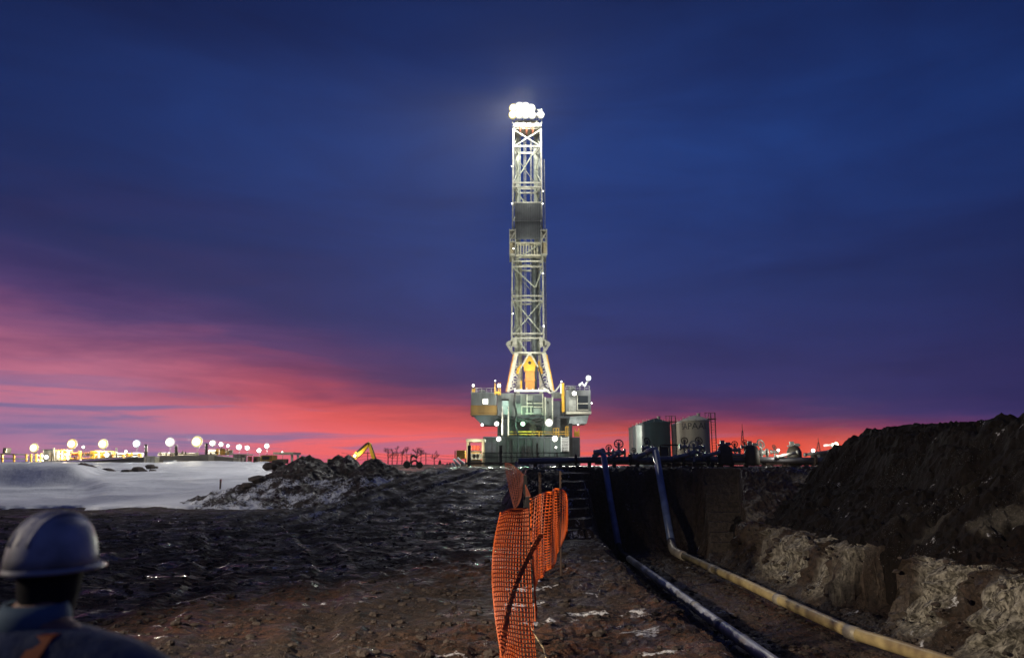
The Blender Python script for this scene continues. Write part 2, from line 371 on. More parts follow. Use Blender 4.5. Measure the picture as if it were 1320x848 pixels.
def ground_fields(x, y):
    z, tr, wr, wx, u = base_z(x, y)
    near = sm(75, 25, y)*sm(60, 18, np.abs(x))*(1-.85*sm(36, 39, y)*sm(-.27, -.33, u))
    pxu = 660+960*u
    # bucket marks: flat steps cut into the head wall
    stp = np.zeros_like(x)
    for a, b in ((722, 760),):
        stp = np.maximum(stp, sm(a-5, a+3, pxu)*sm(b+5, b-3, pxu))
    s2 = sm(899, 906, pxu)*sm(951, 944, pxu)*sm(21.4, 21.9, y)*sm(25.9, 25.5, y)
    z = lerp(z, np.round((-.5+2.32*np.clip((y-21.9)/3.5, 0, 1))/.26)*.26, s2)
    stp *= sm(19, 19.8, y)*sm(25.8, 25.1, y)
    q = np.round(z/.24)*.24
    z = lerp(z, q, stp*.8)
    rough = .45+.55*sm(-.35, .35, fbm(x*.25, y*.25, 2, 40))
    stp = np.maximum(stp, s2)
    wallm = np.clip(sm(19.5, 21, y)*sm(26.4, 25.4, y)*wx + sm(5.6, 6.0, x)*sm(20, 5, x-6)*wx, 0, 1)
    h = fbm(x*.55, y*.55, 3, 1)*.10*near - ridge(x*1.3, y*1.3, 3, 2)*.04*near
    h -= ridge(x*3.1, y*3.4, 3, 8)*.055*rough*near + ridge(x*7.5, y*7.5, 2, 9)*.032*rough*near
    h *= (1-.75*stp)
    h += wallm*(ridge(x*1.3, y*1.3, 3, 30)*.12-ridge(x*5, y*5, 3, 31)*.07)*(1-stp)
    z = z+h*lerp(1, .8, tr)
    # wheel ruts on the ramp
    snow = (stp-s2)*.46*sm(-.3, .3, fbm(x*2.2, y*2.2, 3, 63)); brown = np.zeros_like(x); clay = np.zeros_like(x)  # snow colour on the cut steps paints in sky light on their treads
    for xc0, k in ((-2.2, .24), (-6.2, .12)):
        xc = xc0-(44-y)*k+.5*np.sin(y*.35)
        m = sm(24, 30, y)*sm(60, 44, y)
        for s_ in (-.95, .95):
            d = np.abs(x-xc-s_)
            z -= .15*m*sm(.32, .1, d)*(.75+.25*np.sin(y*9)); z += .08*m*sm(.25, .1, np.abs(d-.42))
            snow = np.maximum(snow, m*sm(.5, .15, d)*(.42+.5*fbm(x*1.5, y*.6, 3, 61)))
    for ang, off in ((.30, -3.0), (.34, -5.1), (-.16, -7.6), (-.14, -9.5)):
        d = np.abs(x-(off-(y-12)*ang)+.35*np.sin(y*.3)); m = sm(5, 8, y)*sm(30, 22, y)*(x < 1.2)
        z -= .05*m*sm(.30, .12, d)*(.7+.3*np.sin(y*13+x*6)); z += .025*m*sm(.22, .08, np.abs(d-.40))
    # trodden snow left on the mud
    sp = fbm(x*.9, y*1.4, 4, 70)
    snow = np.maximum(snow, sm(.12, .36, sp)*.62*sm(-1.2, .2, x)*sm(2.6, 1.4, x)*sm(16, 13, y))
    snow = np.maximum(snow, sm(.30, .5, sp)*.5*near)
    snow = np.maximum(snow, sm(-.2, .3, fbm(x*1.2, y*1.2, 3, 74))*.50*sm(-3.5, -1, x)*sm(1, -.3, x)*sm(24, 27, y)*sm(42, 34, y))
    brown = sm(20, 15, y)*sm(5.8, 5.2, x)*sm(-.35, .3, fbm(x*.3, y*.3, 3, 80)) 
    # pale clay laid bare in the trench side
    cl = fbm(x*.8+y*.6, y*1.1, 4, 90)
    side = sm(5.55, 5.8, x)*sm(8.0, 7.2, x)*sm(-.75, -.5, z)
    clay = side*np.maximum(sm(9, 9.6, y)*sm(13.2, 12.9, y)*sm(-.25, .1, cl), sm(14.7, 15.0, y)*sm(20.5, 18, y)*sm(-.15, .2, cl))
    clay = np.maximum(clay, .65*sm(.12, .4, fbm(x*1.1, y*1.1, 4, 95))*sm(20, 22, y)*sm(25, 24, y)*wx*(1-stp)*sm(4.8, 5.6, x))
    clay = np.maximum(clay, s2*.10)  # clay tint put on the right steps only to lighten their risers
    snow = snow*(1-s2)
    clay = np.maximum(clay, .16*tr*sm(0, .4, fbm(x*1.3, y*.5, 4, 97)))
    return z, snow, clay, brown, side
def axis(segs):
    out = [segs[0][0]]
    for a, b, s0, s1 in segs:
        x = a
        while True:
            t = (x-a)/(b-a); s = s0*(s1/s0)**max(0, min(1, t))
            x += s
            if x >= b-s*.4: break
            out.append(x)
        out.append(b)
    return np.array(out)
def grid_mesh(name, xs, ys, zfun, m, smooth=True, disp=None):
    X, Y = np.meshgrid(xs, ys)
    Z, A, B, C, side = zfun(X, Y)
    Xd, Yd = X.copy(), Y.copy()
    if disp is not None: Xd, Yd = disp(X, Y, Z, side)
    nx, ny = len(xs), len(ys)
    co = np.stack([Xd, Yd, Z], -1).reshape(-1, 3)
    i = np.arange(ny-1)[:, None]*nx+np.arange(nx-1)[None, :]
    fs = np.stack([i, i+1, i+nx+1, i+nx], -1).reshape(-1, 4)
    me = bpy.data.meshes.new(name)
    me.vertices.add(len(co)); me.vertices.foreach_set('co', co.ravel())
    me.loops.add(fs.size); me.loops.foreach_set('vertex_index', fs.ravel().astype(np.int32))
    me.polygons.add(len(fs)); me.polygons.foreach_set('loop_start', (np.arange(len(fs))*4).astype(np.int32)); me.polygons.foreach_set('loop_total', np.full(len(fs), 4, np.int32))
    me.update(calc_edges=True); me.validate()
    me.polygons.foreach_set('use_smooth', np.full(len(fs), bool(smooth)))
    ca = me.color_attributes.new('mask', 'FLOAT_COLOR', 'POINT')
    cc = np.stack([A, B, C, np.ones_like(A)], -1).reshape(-1).astype(np.float32)
    ca.data.foreach_set('color', cc)
    me.materials.append(m)
    o = bpy.data.objects.new(name, me); COL.objects.link(o); return o
MUD = earth('wet_mud', (.013, .0095, .0075), (.070, .046, .033), bumpd=.06, spec=.34)
def wall_disp(X, Y, Z, side):
    k = side*sm(24, 20, Y)
    blk = np.floor((Y*.9+Z*1.3+.5*fbm(Y*2, Z*2, 2, 53))*4)/4-(Y*.9+Z*1.3)
    return X + k*(.24*ridge(Y*1.6+Z*1.4, Z*2.8, 3, 50)+.10*ridge(Y*5+Z*3, Z*7-Y, 3, 52)+.22*blk), Y + k*.12*fbm(X*3, Z*3, 2, 51)
gx = axis([(-2600, -60, 700, 3), (-60, -10, 3, .16), (-10, 0, .13, .075), (0, 5.4, .06, .05), (5.4, 8, .035, .035), (8, 16, .07, .3), (16, 60, .4, 4), (60, 2600, 5, 700)])
gy = axis([(-60, 3, 8, .6), (3, 7, .5, .06), (7, 14, .045, .06), (14, 26, .06, .07), (26, 46, .1, .25), (46, 110, .5, 4), (110, 4000, 6, 900)])
g = grid_mesh('ground', gx, gy, ground_fields, MUD, False, disp=wall_disp); g['kind'] = 'structure'
g['label'] = 'dark wet mud with a trench and an earth ramp up to the drilling pad'

def zat(x, y):
    z = ground_fields(np.array([[float(x)]]), np.array([[float(y)]]))[0]; return float(z[0, 0])

# snow field on the left
SNOW = mat('snow_cover', (.76, .78, .83), .6, 0, .16, .35, .05, 2.2)
def snow_fields(x, y):
    z, *_ , u = base_z(x, y)
    e = fbm(x*.35, y*.35, 4, 120)
    keep = sm(34.0, 35.8, y+e*3.2+fbm(x*1.6, y*1.2, 3, 127)*1.1)*sm(-.305, -.345, u+e*.045)*sm(104, 96, y)
    n = fbm(x*.06, y*.12, 3, 121)*.28+fbm(x*.3, y*.5, 3, 122)*.06
    # patches blown bare among the clods
    bare = sm(.05, .25, fbm(x*.16, y*.45, 4, 123))*sm(-.58, -.54, u)*sm(-.455, -.475, u)*sm(60, 68, y)
    n = n+ridge(x*.22, y*.8, 3, 125)*.05+.10*sm(.1, .5, fbm(x*.12, y*.3, 3, 126))
    zz = z+.08+.13*sm(35.5, 39, y)+n*sm(35, 42, y)-.8*(1-keep)-.75*bare
    o = np.zeros_like(x); return zz, o, o, o, o
sx_ = axis([(-90, -45, .9, .45), (-45, -9, .3, .15)]); sy_ = axis([(31, 50, .12, .22), (50, 108, .25, .5)])
s = grid_mesh('snow', sx_, sy_, snow_fields, SNOW); s['kind'] = 'structure'; s['label'] = 'smooth blue grey snow field below the lit facility on the left'

# ------------------------------------------------------------------ heaps of earth
HEAP = earth('spoil_earth', (.012, .010, .009), (.036, .027, .022), bumpd=.05)
PILE = earth('dark_spoil', (.005, .0044, .004), (.014, .0095, .0075), brown=(.07, .032, .018), bumpd=.05, wet=.7, spec=.12)
def pile_fields(x, y):
    n = fbm(x*.5, y*.5, 4, 200); r_ = ridge(x*1.1, y*1.1, 4, 201)
    ex = x-notch(y)*.7*sm(8, 6.5, x)-.3*sm(13.4, 12.6, y)-6.55+n*.45
    z = .30+np.where(ex < 0, ex*4, np.where(ex < 2.6, ex*.50, 1.30+(ex-2.6)*1.0))
    top = 3.12+.22*fbm(x*.45+3, y*.3, 3, 203)-.2*sm(11.6, 12.2, x)*sm(12.9, 12.4, x)
    z = np.minimum(z, top)-.15*np.exp(-((z-top)/.25)**2)
    z = lerp(-.9, z, sm(27.6, 23.6, y+n)*sm(2, 5, y))
    z = np.maximum(z, -1.2)-r_*.20-ridge(x*3.2, y*3.2, 3, 202)*.09-ridge(x*7, y*7, 2, 204)*.04
    brown = .5*sm(14, 9, y)*sm(9.5, 7, x)
    clay = .35*sm(.15, .4, fbm(x*1.2, y*1.2, 4, 206))*sm(17, 10, y)
    sn = .45*sm(.25, .5, fbm(x*1.6, y*1.6, 3, 207))
    o = np.zeros_like(x); return z, sn, clay, brown, o
pl = grid_mesh('spoil_pile', axis([(5.6, 14, .07, .08), (14, 26, .12, .5)]), axis([(1.5, 8, .3, .1), (8, 28.5, .08, .11)]), pile_fields, PILE, False)
tag(pl, 'high dark spoil pile of trench earth along the right side', 'earth pile')

def heap(name, label, bumps, x0, x1, y0, y1, step, snow_fn, seed, amp=1.0):
    def f(x, y):
        z = np.full_like(x, -.5)
        for bx, by, bz, rx, ry in bumps:
            d = np.sqrt(((x-bx)/rx)**2+((y-by)/ry)**2+.02)-.14
            z = np.maximum(z, bz*(1-d) + np.minimum(.25, .25-.25*d)*0)
        z += amp*(ridge(x*.9, y*.9, 4, seed)*.20+fbm(x*3, y*3, 3, seed+1)*.12+ridge(x*5, y*5, 2, seed+2)*.05)
        b, *_ = base_z(x, y)
        zz = np.where(z > -.25, z, -.25)+b*0
        o = np.zeros_like(x); return zz+b_ground(x, y)*1.0, snow_fn(x, y, z), o, .3+o, o
    return tag(grid_mesh(name, axis([(x0, x1, step, step)]), axis([(y0, y1, step, step*1.2)]), f, HEAP, False), label, 'earth heap', 'heaps of earth and dirty snow')
def b_ground(x, y): return base_z(x, y)[0]*.0
# crest heights are above the datum of the near mud
def snowm(x, y, z):
    n = fbm(x*.8, y*.8, 3, 301)
    n2 = fbm(x*1.9, y*1.9, 3, 305)
    return np.clip((.5+.55*n+.5*n2)*sm(1.75, 1.1, z+n*.6)*sm(40.8, 38.8, y+n), 0, .85)
heap('dirt_mound', 'broad earth mound with dirty snow on its face, left of the ramp', [(-10.9, 40.3, 2.25, 3.6, 4.4), (-8.8, 38.6, 1.25, 3.0, 3.2), (-12.6, 37.8, .95, 3.2, 2.6)], -17, -6.4, 34, 46, .085, snowm, 310)
heap('dirt_mound', 'flat topped dark earth mound between two snowy heaps, before the digger boom', [(-9.4, 41, 2.3, 1.9, 3.0), (-8.9, 41, 2.3, 1.9, 3.0)], -12.6, -5.6, 37, 46, .085, lambda x, y, z: np.zeros_like(x), 330)
heap('dirt_mound', 'rounded earth mound with a snow capped front, right of the digger boom', [(-7.3, 40.2, 2.15, 2.4, 3.6), (-6.4, 40.2, 1.75, 2.3, 3.4), (-7.4, 37.6, 1.35, 2.2, 2.3)], -11, -3, 34.5, 45, .085, lambda x, y, z: np.clip((.5+.6*fbm(x*.9, y*.9, 3, 302)+.5*fbm(x*2, y*2, 3, 306))*sm(1.7, 1.2, z)*sm(39.6, 38.2, y)*sm(-4.8, -6, x), 0, .85), 350)
heap('dirt_mound', 'low brown earth bank poking from the snow below the containment wall', [(-39.6, 70, 2.1, 3.6, 3), (-36.9, 69, 1.6, 3.0, 2.4)], -46, -32, 64, 75, .2, lambda x, y, z: np.zeros_like(x)+.1, 370, .6)

def clod_mesh(mb, c, r, rng, flat=.7, n=7, k=5):
    o = len(mb.v); c = Vector(c)
    a0 = rng.random()*6.28; sx, sy = rng.uniform(.8, 1.4), rng.uniform(.7, 1.1)
    mb.v.append(c+Vector((0, 0, -r*flat*.6)))
    for i in range(1, k):
        th = math.pi*i/k
        for j in range(n):
            a = a0+2*math.pi*j/n; q = r*rng.uniform(.75, 1.2)
            mb.v.append(c+Vector((math.cos(a)*q*math.sin(th)*sx, math.sin(a)*q*math.sin(th)*sy, -math.cos(th)*q*flat)))
    mb.v.append(c+Vector((0, 0, r*flat)))
    for j in range(n): mb.f.append((o, o+1+(j+1) % n, o+1+j))
    for i in range(k-2):
        for j in range(n):
            a = o+1+i*n; mb.f.append((a+j, a+(j+1) % n, a+n+(j+1) % n, a+n+j))
    e = len(mb.v)-1; a = o+1+(k-2)*n
    for j in range(n): mb.f.append((a+j, a+(j+1) % n, e))
rng = random.Random(3)
# loose clods over the mud: beyond counting
mb = MB(); pts = []
for _ in range(11000):
    y = 6.5+24*rng.random()**1.5; x = rng.uniform(-.72*y, min(8.5, .72*y)); pts.append((x, y))
for _ in range(3000): pts.append((rng.uniform(2.6, 6.4), rng.uniform(8, 22.5)))
P = np.array(pts); Zp = ground_fields(P[:, 0][None], P[:, 1][None])[0][0]
for (x, y), z in zip(pts, Zp):
    r_ = .010+.055*rng.random()**6
    if r_ < .03: clod_mesh(mb, (x, y, z+r_*.2), r_*1.1, rng, .6, 5, 3)
    else: clod_mesh(mb, (x, y, z+r_*.15), r_, rng, .6)
CLOD = mat('clod_earth', (.050, .037, .030), .8, 0, .45, 6., .01, 30.)
o = mb.build('dirt_clods', CLOD, base=(0, 0, 0)); tag(o, 'loose clods of wet earth scattered over the mud', 'clods', kind='stuff')
# single dark lumps one can point to
lumps = [(349, 601, 40, .42, 'flat dark frozen clod on the snow beside the left mound', ), (357, 597, 42, .34, 'smaller dark clod right behind the flat one at the mound edge'), (333, 618, 38, .40, 'dark clod half sunk in snow at the foot of the left mound'), (320, 626, 37, .30, 'lowest dark clod at the outer tip of the left mound'),
         (163, 609, 66, .5, 'long dark clod in the snow, middle of the bare patch'), (178, 606, 68, .6, 'widest dark clod in the snow under the small beige box'), (201, 616, 62, .38, 'lone round dark clod nearest in the snow, right of the bare patch'), (194, 602, 74, .5, 'thin dark clod at the back of the bare patch in the snow'), (197, 608, 68, .42, 'dark clod at the right end of the bare patch in snow')]
for px, py, Y, r_, lb in lumps:
    p = at(px, py, Y); m_ = MB(); clod_mesh(m_, p, r_, rng, .55); clod_mesh(m_, p+Vector((r_*.7, .1, -.08)), r_*.7, rng, .5)
    tag(m_.build('dirt_clod', CLOD), lb, 'clod', 'dark clods lying in the snow')

# ------------------------------------------------------------------ lamps
LENSW = glow('white_lamp_lens', (1, .98, .92), 14); LENSY = glow('warm_lamp_lens', (1, .86, .55), 9)
LENSO = glow('orange_lamp_lens', (1, .74, .42), 7); LENSC = glow('cool_lamp_lens', (.88, .95, 1), 14); LENSG = glow('green_lamp_lens', (.55, 1, .72), 12)
RIMS = {}
def rim_of(lens):
    if lens.name not in RIMS:
        c = lens.node_tree.nodes['Principled BSDF'].inputs['Emission Color'].default_value
        RIMS[lens.name] = glow(lens.name+'_rim', (c[0], c[1]**1.6, c[2]**2.2), .75)
    return RIMS[lens.name]
WIN = glow('lit_window', (1, .97, .85), 3.2)
KP = .2
def floodlight(parent, p, r, lens, power=0, col=(1, .95, .85), front=(0, -1, 0), name='floodlight', label=None):
    """housing with a rounded lens; the lens is a part of the lamp"""
    p = Vector(p); f = Vector(front).normalized(); r *= .70
    mb = MB(); mb.tube(p+f*.0, p-f*r*.9, r*1.06, 14, r*.6); mb.tube(p-f*r*.9, p-f*r*.9+Vector((0, 0, -r*1.2)), r*.14, 6)
    h = mb.build(name, BLACK, parent)
    ml = MB(); k = 4
    ml.path([p+f*(.02+r*.4*math.sin(i*math.pi/2/k)) for i in range(k+1)], r, 16)
    # taper the rings into a dome
    for i in range(k+1):
        c = p+f*(.02+r*.4*math.sin(i*math.pi/2/k)); q = (1, .84, .66, .42, .05)[i]
        for j in range(16): v = ml.v[i*16+j]; ml.v[i*16+j] = c+(v-c)*q
    lo = ml.build('lamp_lens', lens, h, True)
    lo.data.materials.append(rim_of(lens))
    for f_ in lo.data.polygons:
        if len(f_.vertices) == 4 and f_.index < 32: f_.material_index = 1
    if label: h['label'] = label
    if power: lamp(p+f*(r*1.2+.25), power*(KP if parent is RIG else .8), col, max(.15, r*.7), h)
    return h

# ------------------------------------------------------------------ drilling rig
YR = 90.0
def rp(px, py, dy=0.): v = at(px, py, YR); v.y += dy; return v
def rx(px, py=550): return at(px, py, YR).x
def rz(py): return at(660, py, YR).z
RIG = thing('drilling_rig', (1.5, 96, 1.85), 'tall floodlit drilling rig with lattice mast standing on the pad', 'drilling rig')
def rb(x0, x1, y0, y1, d0, d1):  # box between photograph columns and rows, d0..d1 metres behind the rig front
    pm = (y0+y1)/2
    return (rx(x0, pm), YR+d0, rz(y1)), (rx(x1, pm), YR+d1, rz(y0))
def rbox(name, m, *a, bevel=0):
    mb = MB(); mb.ext(*rb(*a)); return mb.build(name, m, RIG, bevel=bevel)
# mast
for (xa, xb, d, w) in ((662, 659.5, 1, .20), (697.4, 701.6, 1, .20)):
    MB().beam(rp(xa, 158, d), rp(xb, 452, d), w).build('mast_leg', GALV, RIG)
MASTG = mat('mast_shaded_grey_green', (.33, .36, .30), .55, .1, .4, 1.5)  # darker tone paints in shading on the rear legs and braces
for (xa, xb, d, w) in ((667.6, 667.2, 3.4, .46), (692.6, 694.2, 3.4, .46)):
    mb = MB().beam(rp(xa, 158, d), rp(xb, 452, d), w, .4)
    mb.beam(rp(xa-3.4, 158, d-.3), rp(xb-3.4, 452, d-.3), .12); mb.beam(rp(xa+3.4, 158, d-.3), rp(xb+3.4, 452, d-.3), .12)
    mb.build('mast_leg', MASTG, RIG)
def ml_(y): t = (y-158)/294; return 662-2.5*t, 697.4+4.2*t
for y in (161, 184.5, 232, 237.5, 258, 334, 341, 379, 385.5, 428, 434, 453):
    mb = MB(); a, b = ml_(y); mb.beam(rp(a, y, 1), rp(b, y, 1), .17); mb.beam(rp(a+6.5, y-1, 3.4), rp(b-6.5, y-1, 3.4), .2)
    mb.beam(rp(a, y, 1), rp(a+6.5, y, 3.4), .14); mb.beam(rp(b, y, 1), rp(b-6.5, y, 3.4), .14)
    mb.build('mast_girt', GALV, RIG)
mb = MB()
for p, q in (((663, 163), (697, 184)), ((697, 163), (663, 184)), ((692, 186), (664, 231)), ((664, 239), (679, 262)), ((663, 343), (691, 369)), ((664, 386), (698, 427)), ((698, 386), (664, 427)), ((700, 309), (664, 333)), ((668, 436), (679, 452)), ((700, 343), (690, 369))):
    mb.beam(rp(*p, 1.1), rp(*q, 1.1), .13)
for ys in ((160, 184), (186, 231), (238, 258), (309, 333), (342, 378), (386, 427)):
    mb.beam(rp(664, ys[0], 3.5), rp(696, ys[1], 3.5), .09)
for side in (0, 1):
    yy = [160, 184, 208, 232, 258, 284, 308, 334, 356, 380, 404, 430, 452]
    for i in range(len(yy)-1):
        f_, b_ = (ml_(yy[i])[side], ml_(yy[i])[side]+(6.5 if side == 0 else -6.5)); f2, b2 = (ml_(yy[i+1])[side], ml_(yy[i+1])[side]+(6.5 if side == 0 else -6.5))
        if i % 2: mb.beam(rp(f_, yy[i], 1), rp(b2, yy[i+1], 3.4), .1)
        else: mb.beam(rp(b_, yy[i], 3.4), rp(f2, yy[i+1], 1), .1)
mb.build('mast_brace', MASTG, RIG)
mb = MB()
for x in (676, 678.2, 684.5, 686): mb.tube(rp(x, 160, 2.8), rp(x+.4, 458, 2.8), .05 if x < 680 else .04, 6)
mb.build('hoist_cable', GALV, RIG)
mb = MB(); mb.tube(rp(690, 309, 2.4), rp(690, 500, 2.4), .3, 10); mb.tube(rp(687.6, 325, 2.6), rp(687.6, 500, 2.6), .16, 8)
mb.build('drill_pipe', mat('dull_pipe', (.16, .19, .20), .4, .4, .3, 2.), RIG, True)
mb = MB().tube(rp(671.5, 330, 3.0), rp(672, 500, 3.0), .22, 10); mb.build('standpipe', GALV, RIG, True)
# ladder up the mast
mb = MB(); mb.beam(rp(700.8, 200, 1.4), rp(704, 450, 1.4), .07); mb.beam(rp(702.2, 200, 1.4), rp(705.4, 450, 1.4), .07)
for i in range(70):
    y = 200+i*250/69; t = (y-200)/250; mb.beam(rp(700.8+3.2*t, y, 1.4), rp(702.2+3.2*t, y, 1.4), .05)
mb.build('mast_ladder', GALV, RIG)
# windwall on the mast
wf = rbox('mast_windwall', DGREY, 664, 697.5, 260.5, 307, .3, .55)
mb = MB()
for i in range(12): x = 665+i*2.9; mb.ext(*rb(x, x+.7, 261, 283, .22, .32)); mb.ext(*rb(x, x+.7, 285, 306.5, .22, .32))
mb.ext(*rb(664, 697.5, 283.4, 284.6, .2, .34))
mb.build('cladding_rib', mat('slate_rib', (.10, .11, .125), .5, .2, .2, 2.), wf)
# racking board
for a, b in ((657, 664.2), (697.6, 705)):
    mb = MB()
    for y in (296, 311, 327): mb.ext(*rb(a, b, y-.8, y+.8, .2, 3.6))
    for x in (a, b): mb.ext(*rb(x-.5, x+.5, 295, 328, .1, .3)); mb.ext(*rb(x-.5, x+.5, 295, 328, 3.4, 3.6))
    mb.beam(rp(a, 310, .2), rp(b, 298, .2), .12); mb.beam(rp(a, 300, .3), rp(b, 309, .3), .1)
    mb.build('racking_board', GALV, RIG)
for a, b in ((657.3, 664), (698, 705)): rbox('board_panel', mat('tan_panel', (.42, .36, .24), .6), a, b, 312, 326.5, .35, .5)
mb = MB()
for i in range(8): x = 667+i*3.6; mb.ext(*rb(x, x+1.7, 309, 326, 1.5+.15*(i % 3), 2.0))
mb.ext(*rb(665, 697, 324.5, 326.5, 1.2, 2.4)); mb.ext(*rb(665, 697, 308.5, 310, 1.2, 2.4))
mb.build('pipe_fingerboard', CREAM, RIG)
# crown
mb = MB(); mb.ext(*rb(662, 698, 156.5, 160, .6, 3.8)); mb.ext(*rb(664, 695, 150, 157, 1.2, 3.2))
for x in (660.5, 667, 675, 684, 692, 698.5): mb.ext(*rb(x-.4, x+.4, 138, 157, .5, .62))
for y in (139, 148): mb.ext(*rb(660, 699, y, y+1, .5, .62))
mb.build('crown_block', GALV, RIG)
mb = MB()
for x in (671, 679, 687): c = rp(x, 160, 1.4); mb.lathe(c, [(.2, -.12), (.85, -.12), (.78, 0), (.85, .12), (.2, .12)], 20, 'X')
mb.build('sheave', mat('red_oxide', (.35, .12, .07), .6), RIG)
for i, (x, y, r_) in enumerate(((661.5, 140.5, .80), (669.5, 139, .86), (677.5, 139.3, .86), (685, 141, .80), (661, 149, .82), (669.2, 148, .88), (677.6, 148.2, .88), (685.8, 149.2, .80), (697, 149, .74))):
    floodlight(RIG, rp(x, y, -.2), r_, LENSY if i in (0, 4) else LENSW, 0, front=(0.02*(x-675), -1, -.25))
lamp(rp(676, 147, -2.8), 82000, (1, .97, .91), 1.0, RIG, 'SPOT', (-46, 62, 0), 86, .8)
lamp(rp(677, 142, -2.4), 11000, (1, .96, .86), .8, RIG)
# mast lights: small fixtures on the legs; added point lamps light the steelwork
for x, y, pw in ((660, 214, 900), (700, 246, 700), (660, 262, 900), (699.5, 262, 900), (662, 320, 1300), (700, 352, 900), (661, 404, 1100), (701, 420, 900)):
    floodlight(RIG, rp(x, y, .2), .14, LENSW, 0, name='mast_light')
for y, pw in ((172, 420), (210, 620), (246, 560), (320, 800), (358, 800), (405, 900), (445, 900)):
    lamp(rp(681, y, -1.6), pw*.32, (1, .98, .78), .5, RIG)  # added lamps before the mast, no fixtures at these spots
# mast foot
for s_ in (-1, 1):
    mb = MB(); c = lambda px: 681+s_*abs(px)
    mb.prism([(rx(c(15), 432), rz(432)), (rx(c(27.5), 441), rz(441)), (rx(c(15), 447), rz(447))], YR+.9, YR+1.2)
    mb.beam(rp(c(15), 433, 1), rp(c(28), 441, 1), .22); mb.beam(rp(c(28), 441, 1), rp(c(19), 455, 1), .28); mb.beam(rp(c(28), 441, 1), rp(c(20), 441, 3), .16)
    mb.build('mast_gusset', GALV, RIG)
for s_ in (-1, 1):
    c = lambda px: 683.5+s_*px
    MB().beam(rp(c(18), 454, .8), rp(c(29.5), 504, .8), .5, .5).build('mast_foot', CREAM, RIG)
    MB().beam(rp(c(21.5), 456, .7), rp(c(31), 504, .7), .14, .4).build('foot_edge', YEL if s_ > 0 else AMBER, RIG)
    MB().beam(rp(c(13), 454, 3), rp(c(15.5), 504, 3), .4, .4).build('mast_foot', CREAM, RIG)
    mb = MB(); yy = [466, 476, 486, 495, 503]
    for i in range(4):
        t0, t1 = (yy[i]-454)/50, (yy[i+1]-454)/50
        mb.beam(rp(c(18+11*t0), yy[i], .9), rp(c(13+2*t1), yy[i+1], 2.9), .14); mb.beam(rp(c(13+2*t0), yy[i], 2.9), rp(c(18+11*t1), yy[i+1], .9), .14)
        mb.beam(rp(c(18+11*t0), yy[i], .9), rp(c(13+2*t0), yy[i], 2.9), .12)
    mb.build('foot_lattice', WHITE, RIG)
mb = MB(); mb.beam(rp(683, 453, .8), rp(671, 474, .8), .16); mb.beam(rp(683, 453, .8), rp(694, 472, .8), .16); mb.build('hanger_link', GALV, RIG)
# top drive
td = MB(); td.prism([(rx(683+8.2*math.cos(a), 465), rz(466.5-9.5*math.sin(a))) for a in [math.pi*i/12 for i in range(13)]]+[(rx(676, 475), rz(476)), (rx(690, 475), rz(476))], YR+1.2, YR+2.6)
TD = td.build('top_drive', YEL, RIG)
MB().tube(rp(683, 466, 1.1), rp(683, 466, 1.3), .2, 14).build('drive_hub', BLACK, TD)
mb = MB(); mb.ext(*rb(677.5, 689.5, 476, 503, 1.3, 2.5)); mb.ext(*rb(676.5, 690.5, 487, 489, 1.2, 2.6)); mb.build('drive_body', AMBER, TD)
for s_ in (-1, 1): MB().path([rp(683+s_*7, 468, 1.5), rp(683+s_*11, 469, 1.4), rp(683+s_*15, 474, 1.3), rp(683+s_*16, 480, 1.3)], .17, 8).build('drive_arm', YEL, TD)
for a in ((694, 696.5, 463, 476, 1.4, 1.7), (671, 673, 489, 503, 1.2, 1.5)): MB().ext(*rb(*a)).build('guide_block', YEL, TD)
lamp(rp(683, 480, -1.5), 260, (1, .95, .8), .4, RIG); lamp(rp(668, 496, -1.2), 160, (1, .9, .7), .3, RIG); lamp(rp(700, 496, -1.2), 160, (1, .95, .8), .3, RIG)
mb = MB()
for i in range(6): x = 664+i*7.6; mb.ext(*rb(x-.5, x+.5, 499.5+(i % 2), 504.5, .2, .5))
mb.ext(*rb(663, 708, 502, 504.5, .15, .45)); mb.build('floor_rail', WHITE, RIG)
# drill floor
rbox('drill_floor', DGREY, 640, 736, 536, 539, .1, 11)
def clad(x0, x1, y0, y1, d, m=GREYW, pitch=2.0, rib=.9):
    mb = MB(); mb.ext(*rb(x0, x1, y0, y1, d, d+.18))
    x = x0+.4
    while x < x1-rib: mb.ext(*rb(x, x+rib, y0+.2, y1-.2, d-.07, d+.05)); x += pitch
    return mb.build('floor_windwall', m, RIG)
clad(641, 664, 506.5, 536, .2, GREYW, 1.9); clad(664.2, 677, 507, 536, .35); clad(711, 724, 505, 513, .3); clad(641, 736, 507, 536, 10.6)
mb = MB(); mb.ext(*rb(677.2, 701, 507, 536, .4, .6)); mb.build('floor_windwall', mat('plain_grey_panel', (.14, .16, .16), .6, 0, .5, 1.2, streak=.2), RIG)
mb = MB()
for a in ((679, 680, 508, 534), (672, 687, 523, 524), (680, 686, 519, 520), (688, 700, 519, 520), (688, 700, 523.6, 524.6), (672, 673, 524, 534), (684, 685, 524, 534), (699.4, 700.4, 507, 535), (677, 700, 532, 533)): mb.ext(*rb(*a, .24, .4))
mb.build('panel_frame', CREAM, RIG)
dr = rbox('cabin_door', mat('pale_teal_door', (.42, .55, .52), .4), 647.5, 655.5, 516.5, 534, .02, .16)
MB().ext(*rb(654, 654.8, 525, 526.4, -.06, .02)).build('handle', BLACK, dr)
rbox('door_lintel', BLACK, 646.5, 656, 514, 516.2, 0, .2)
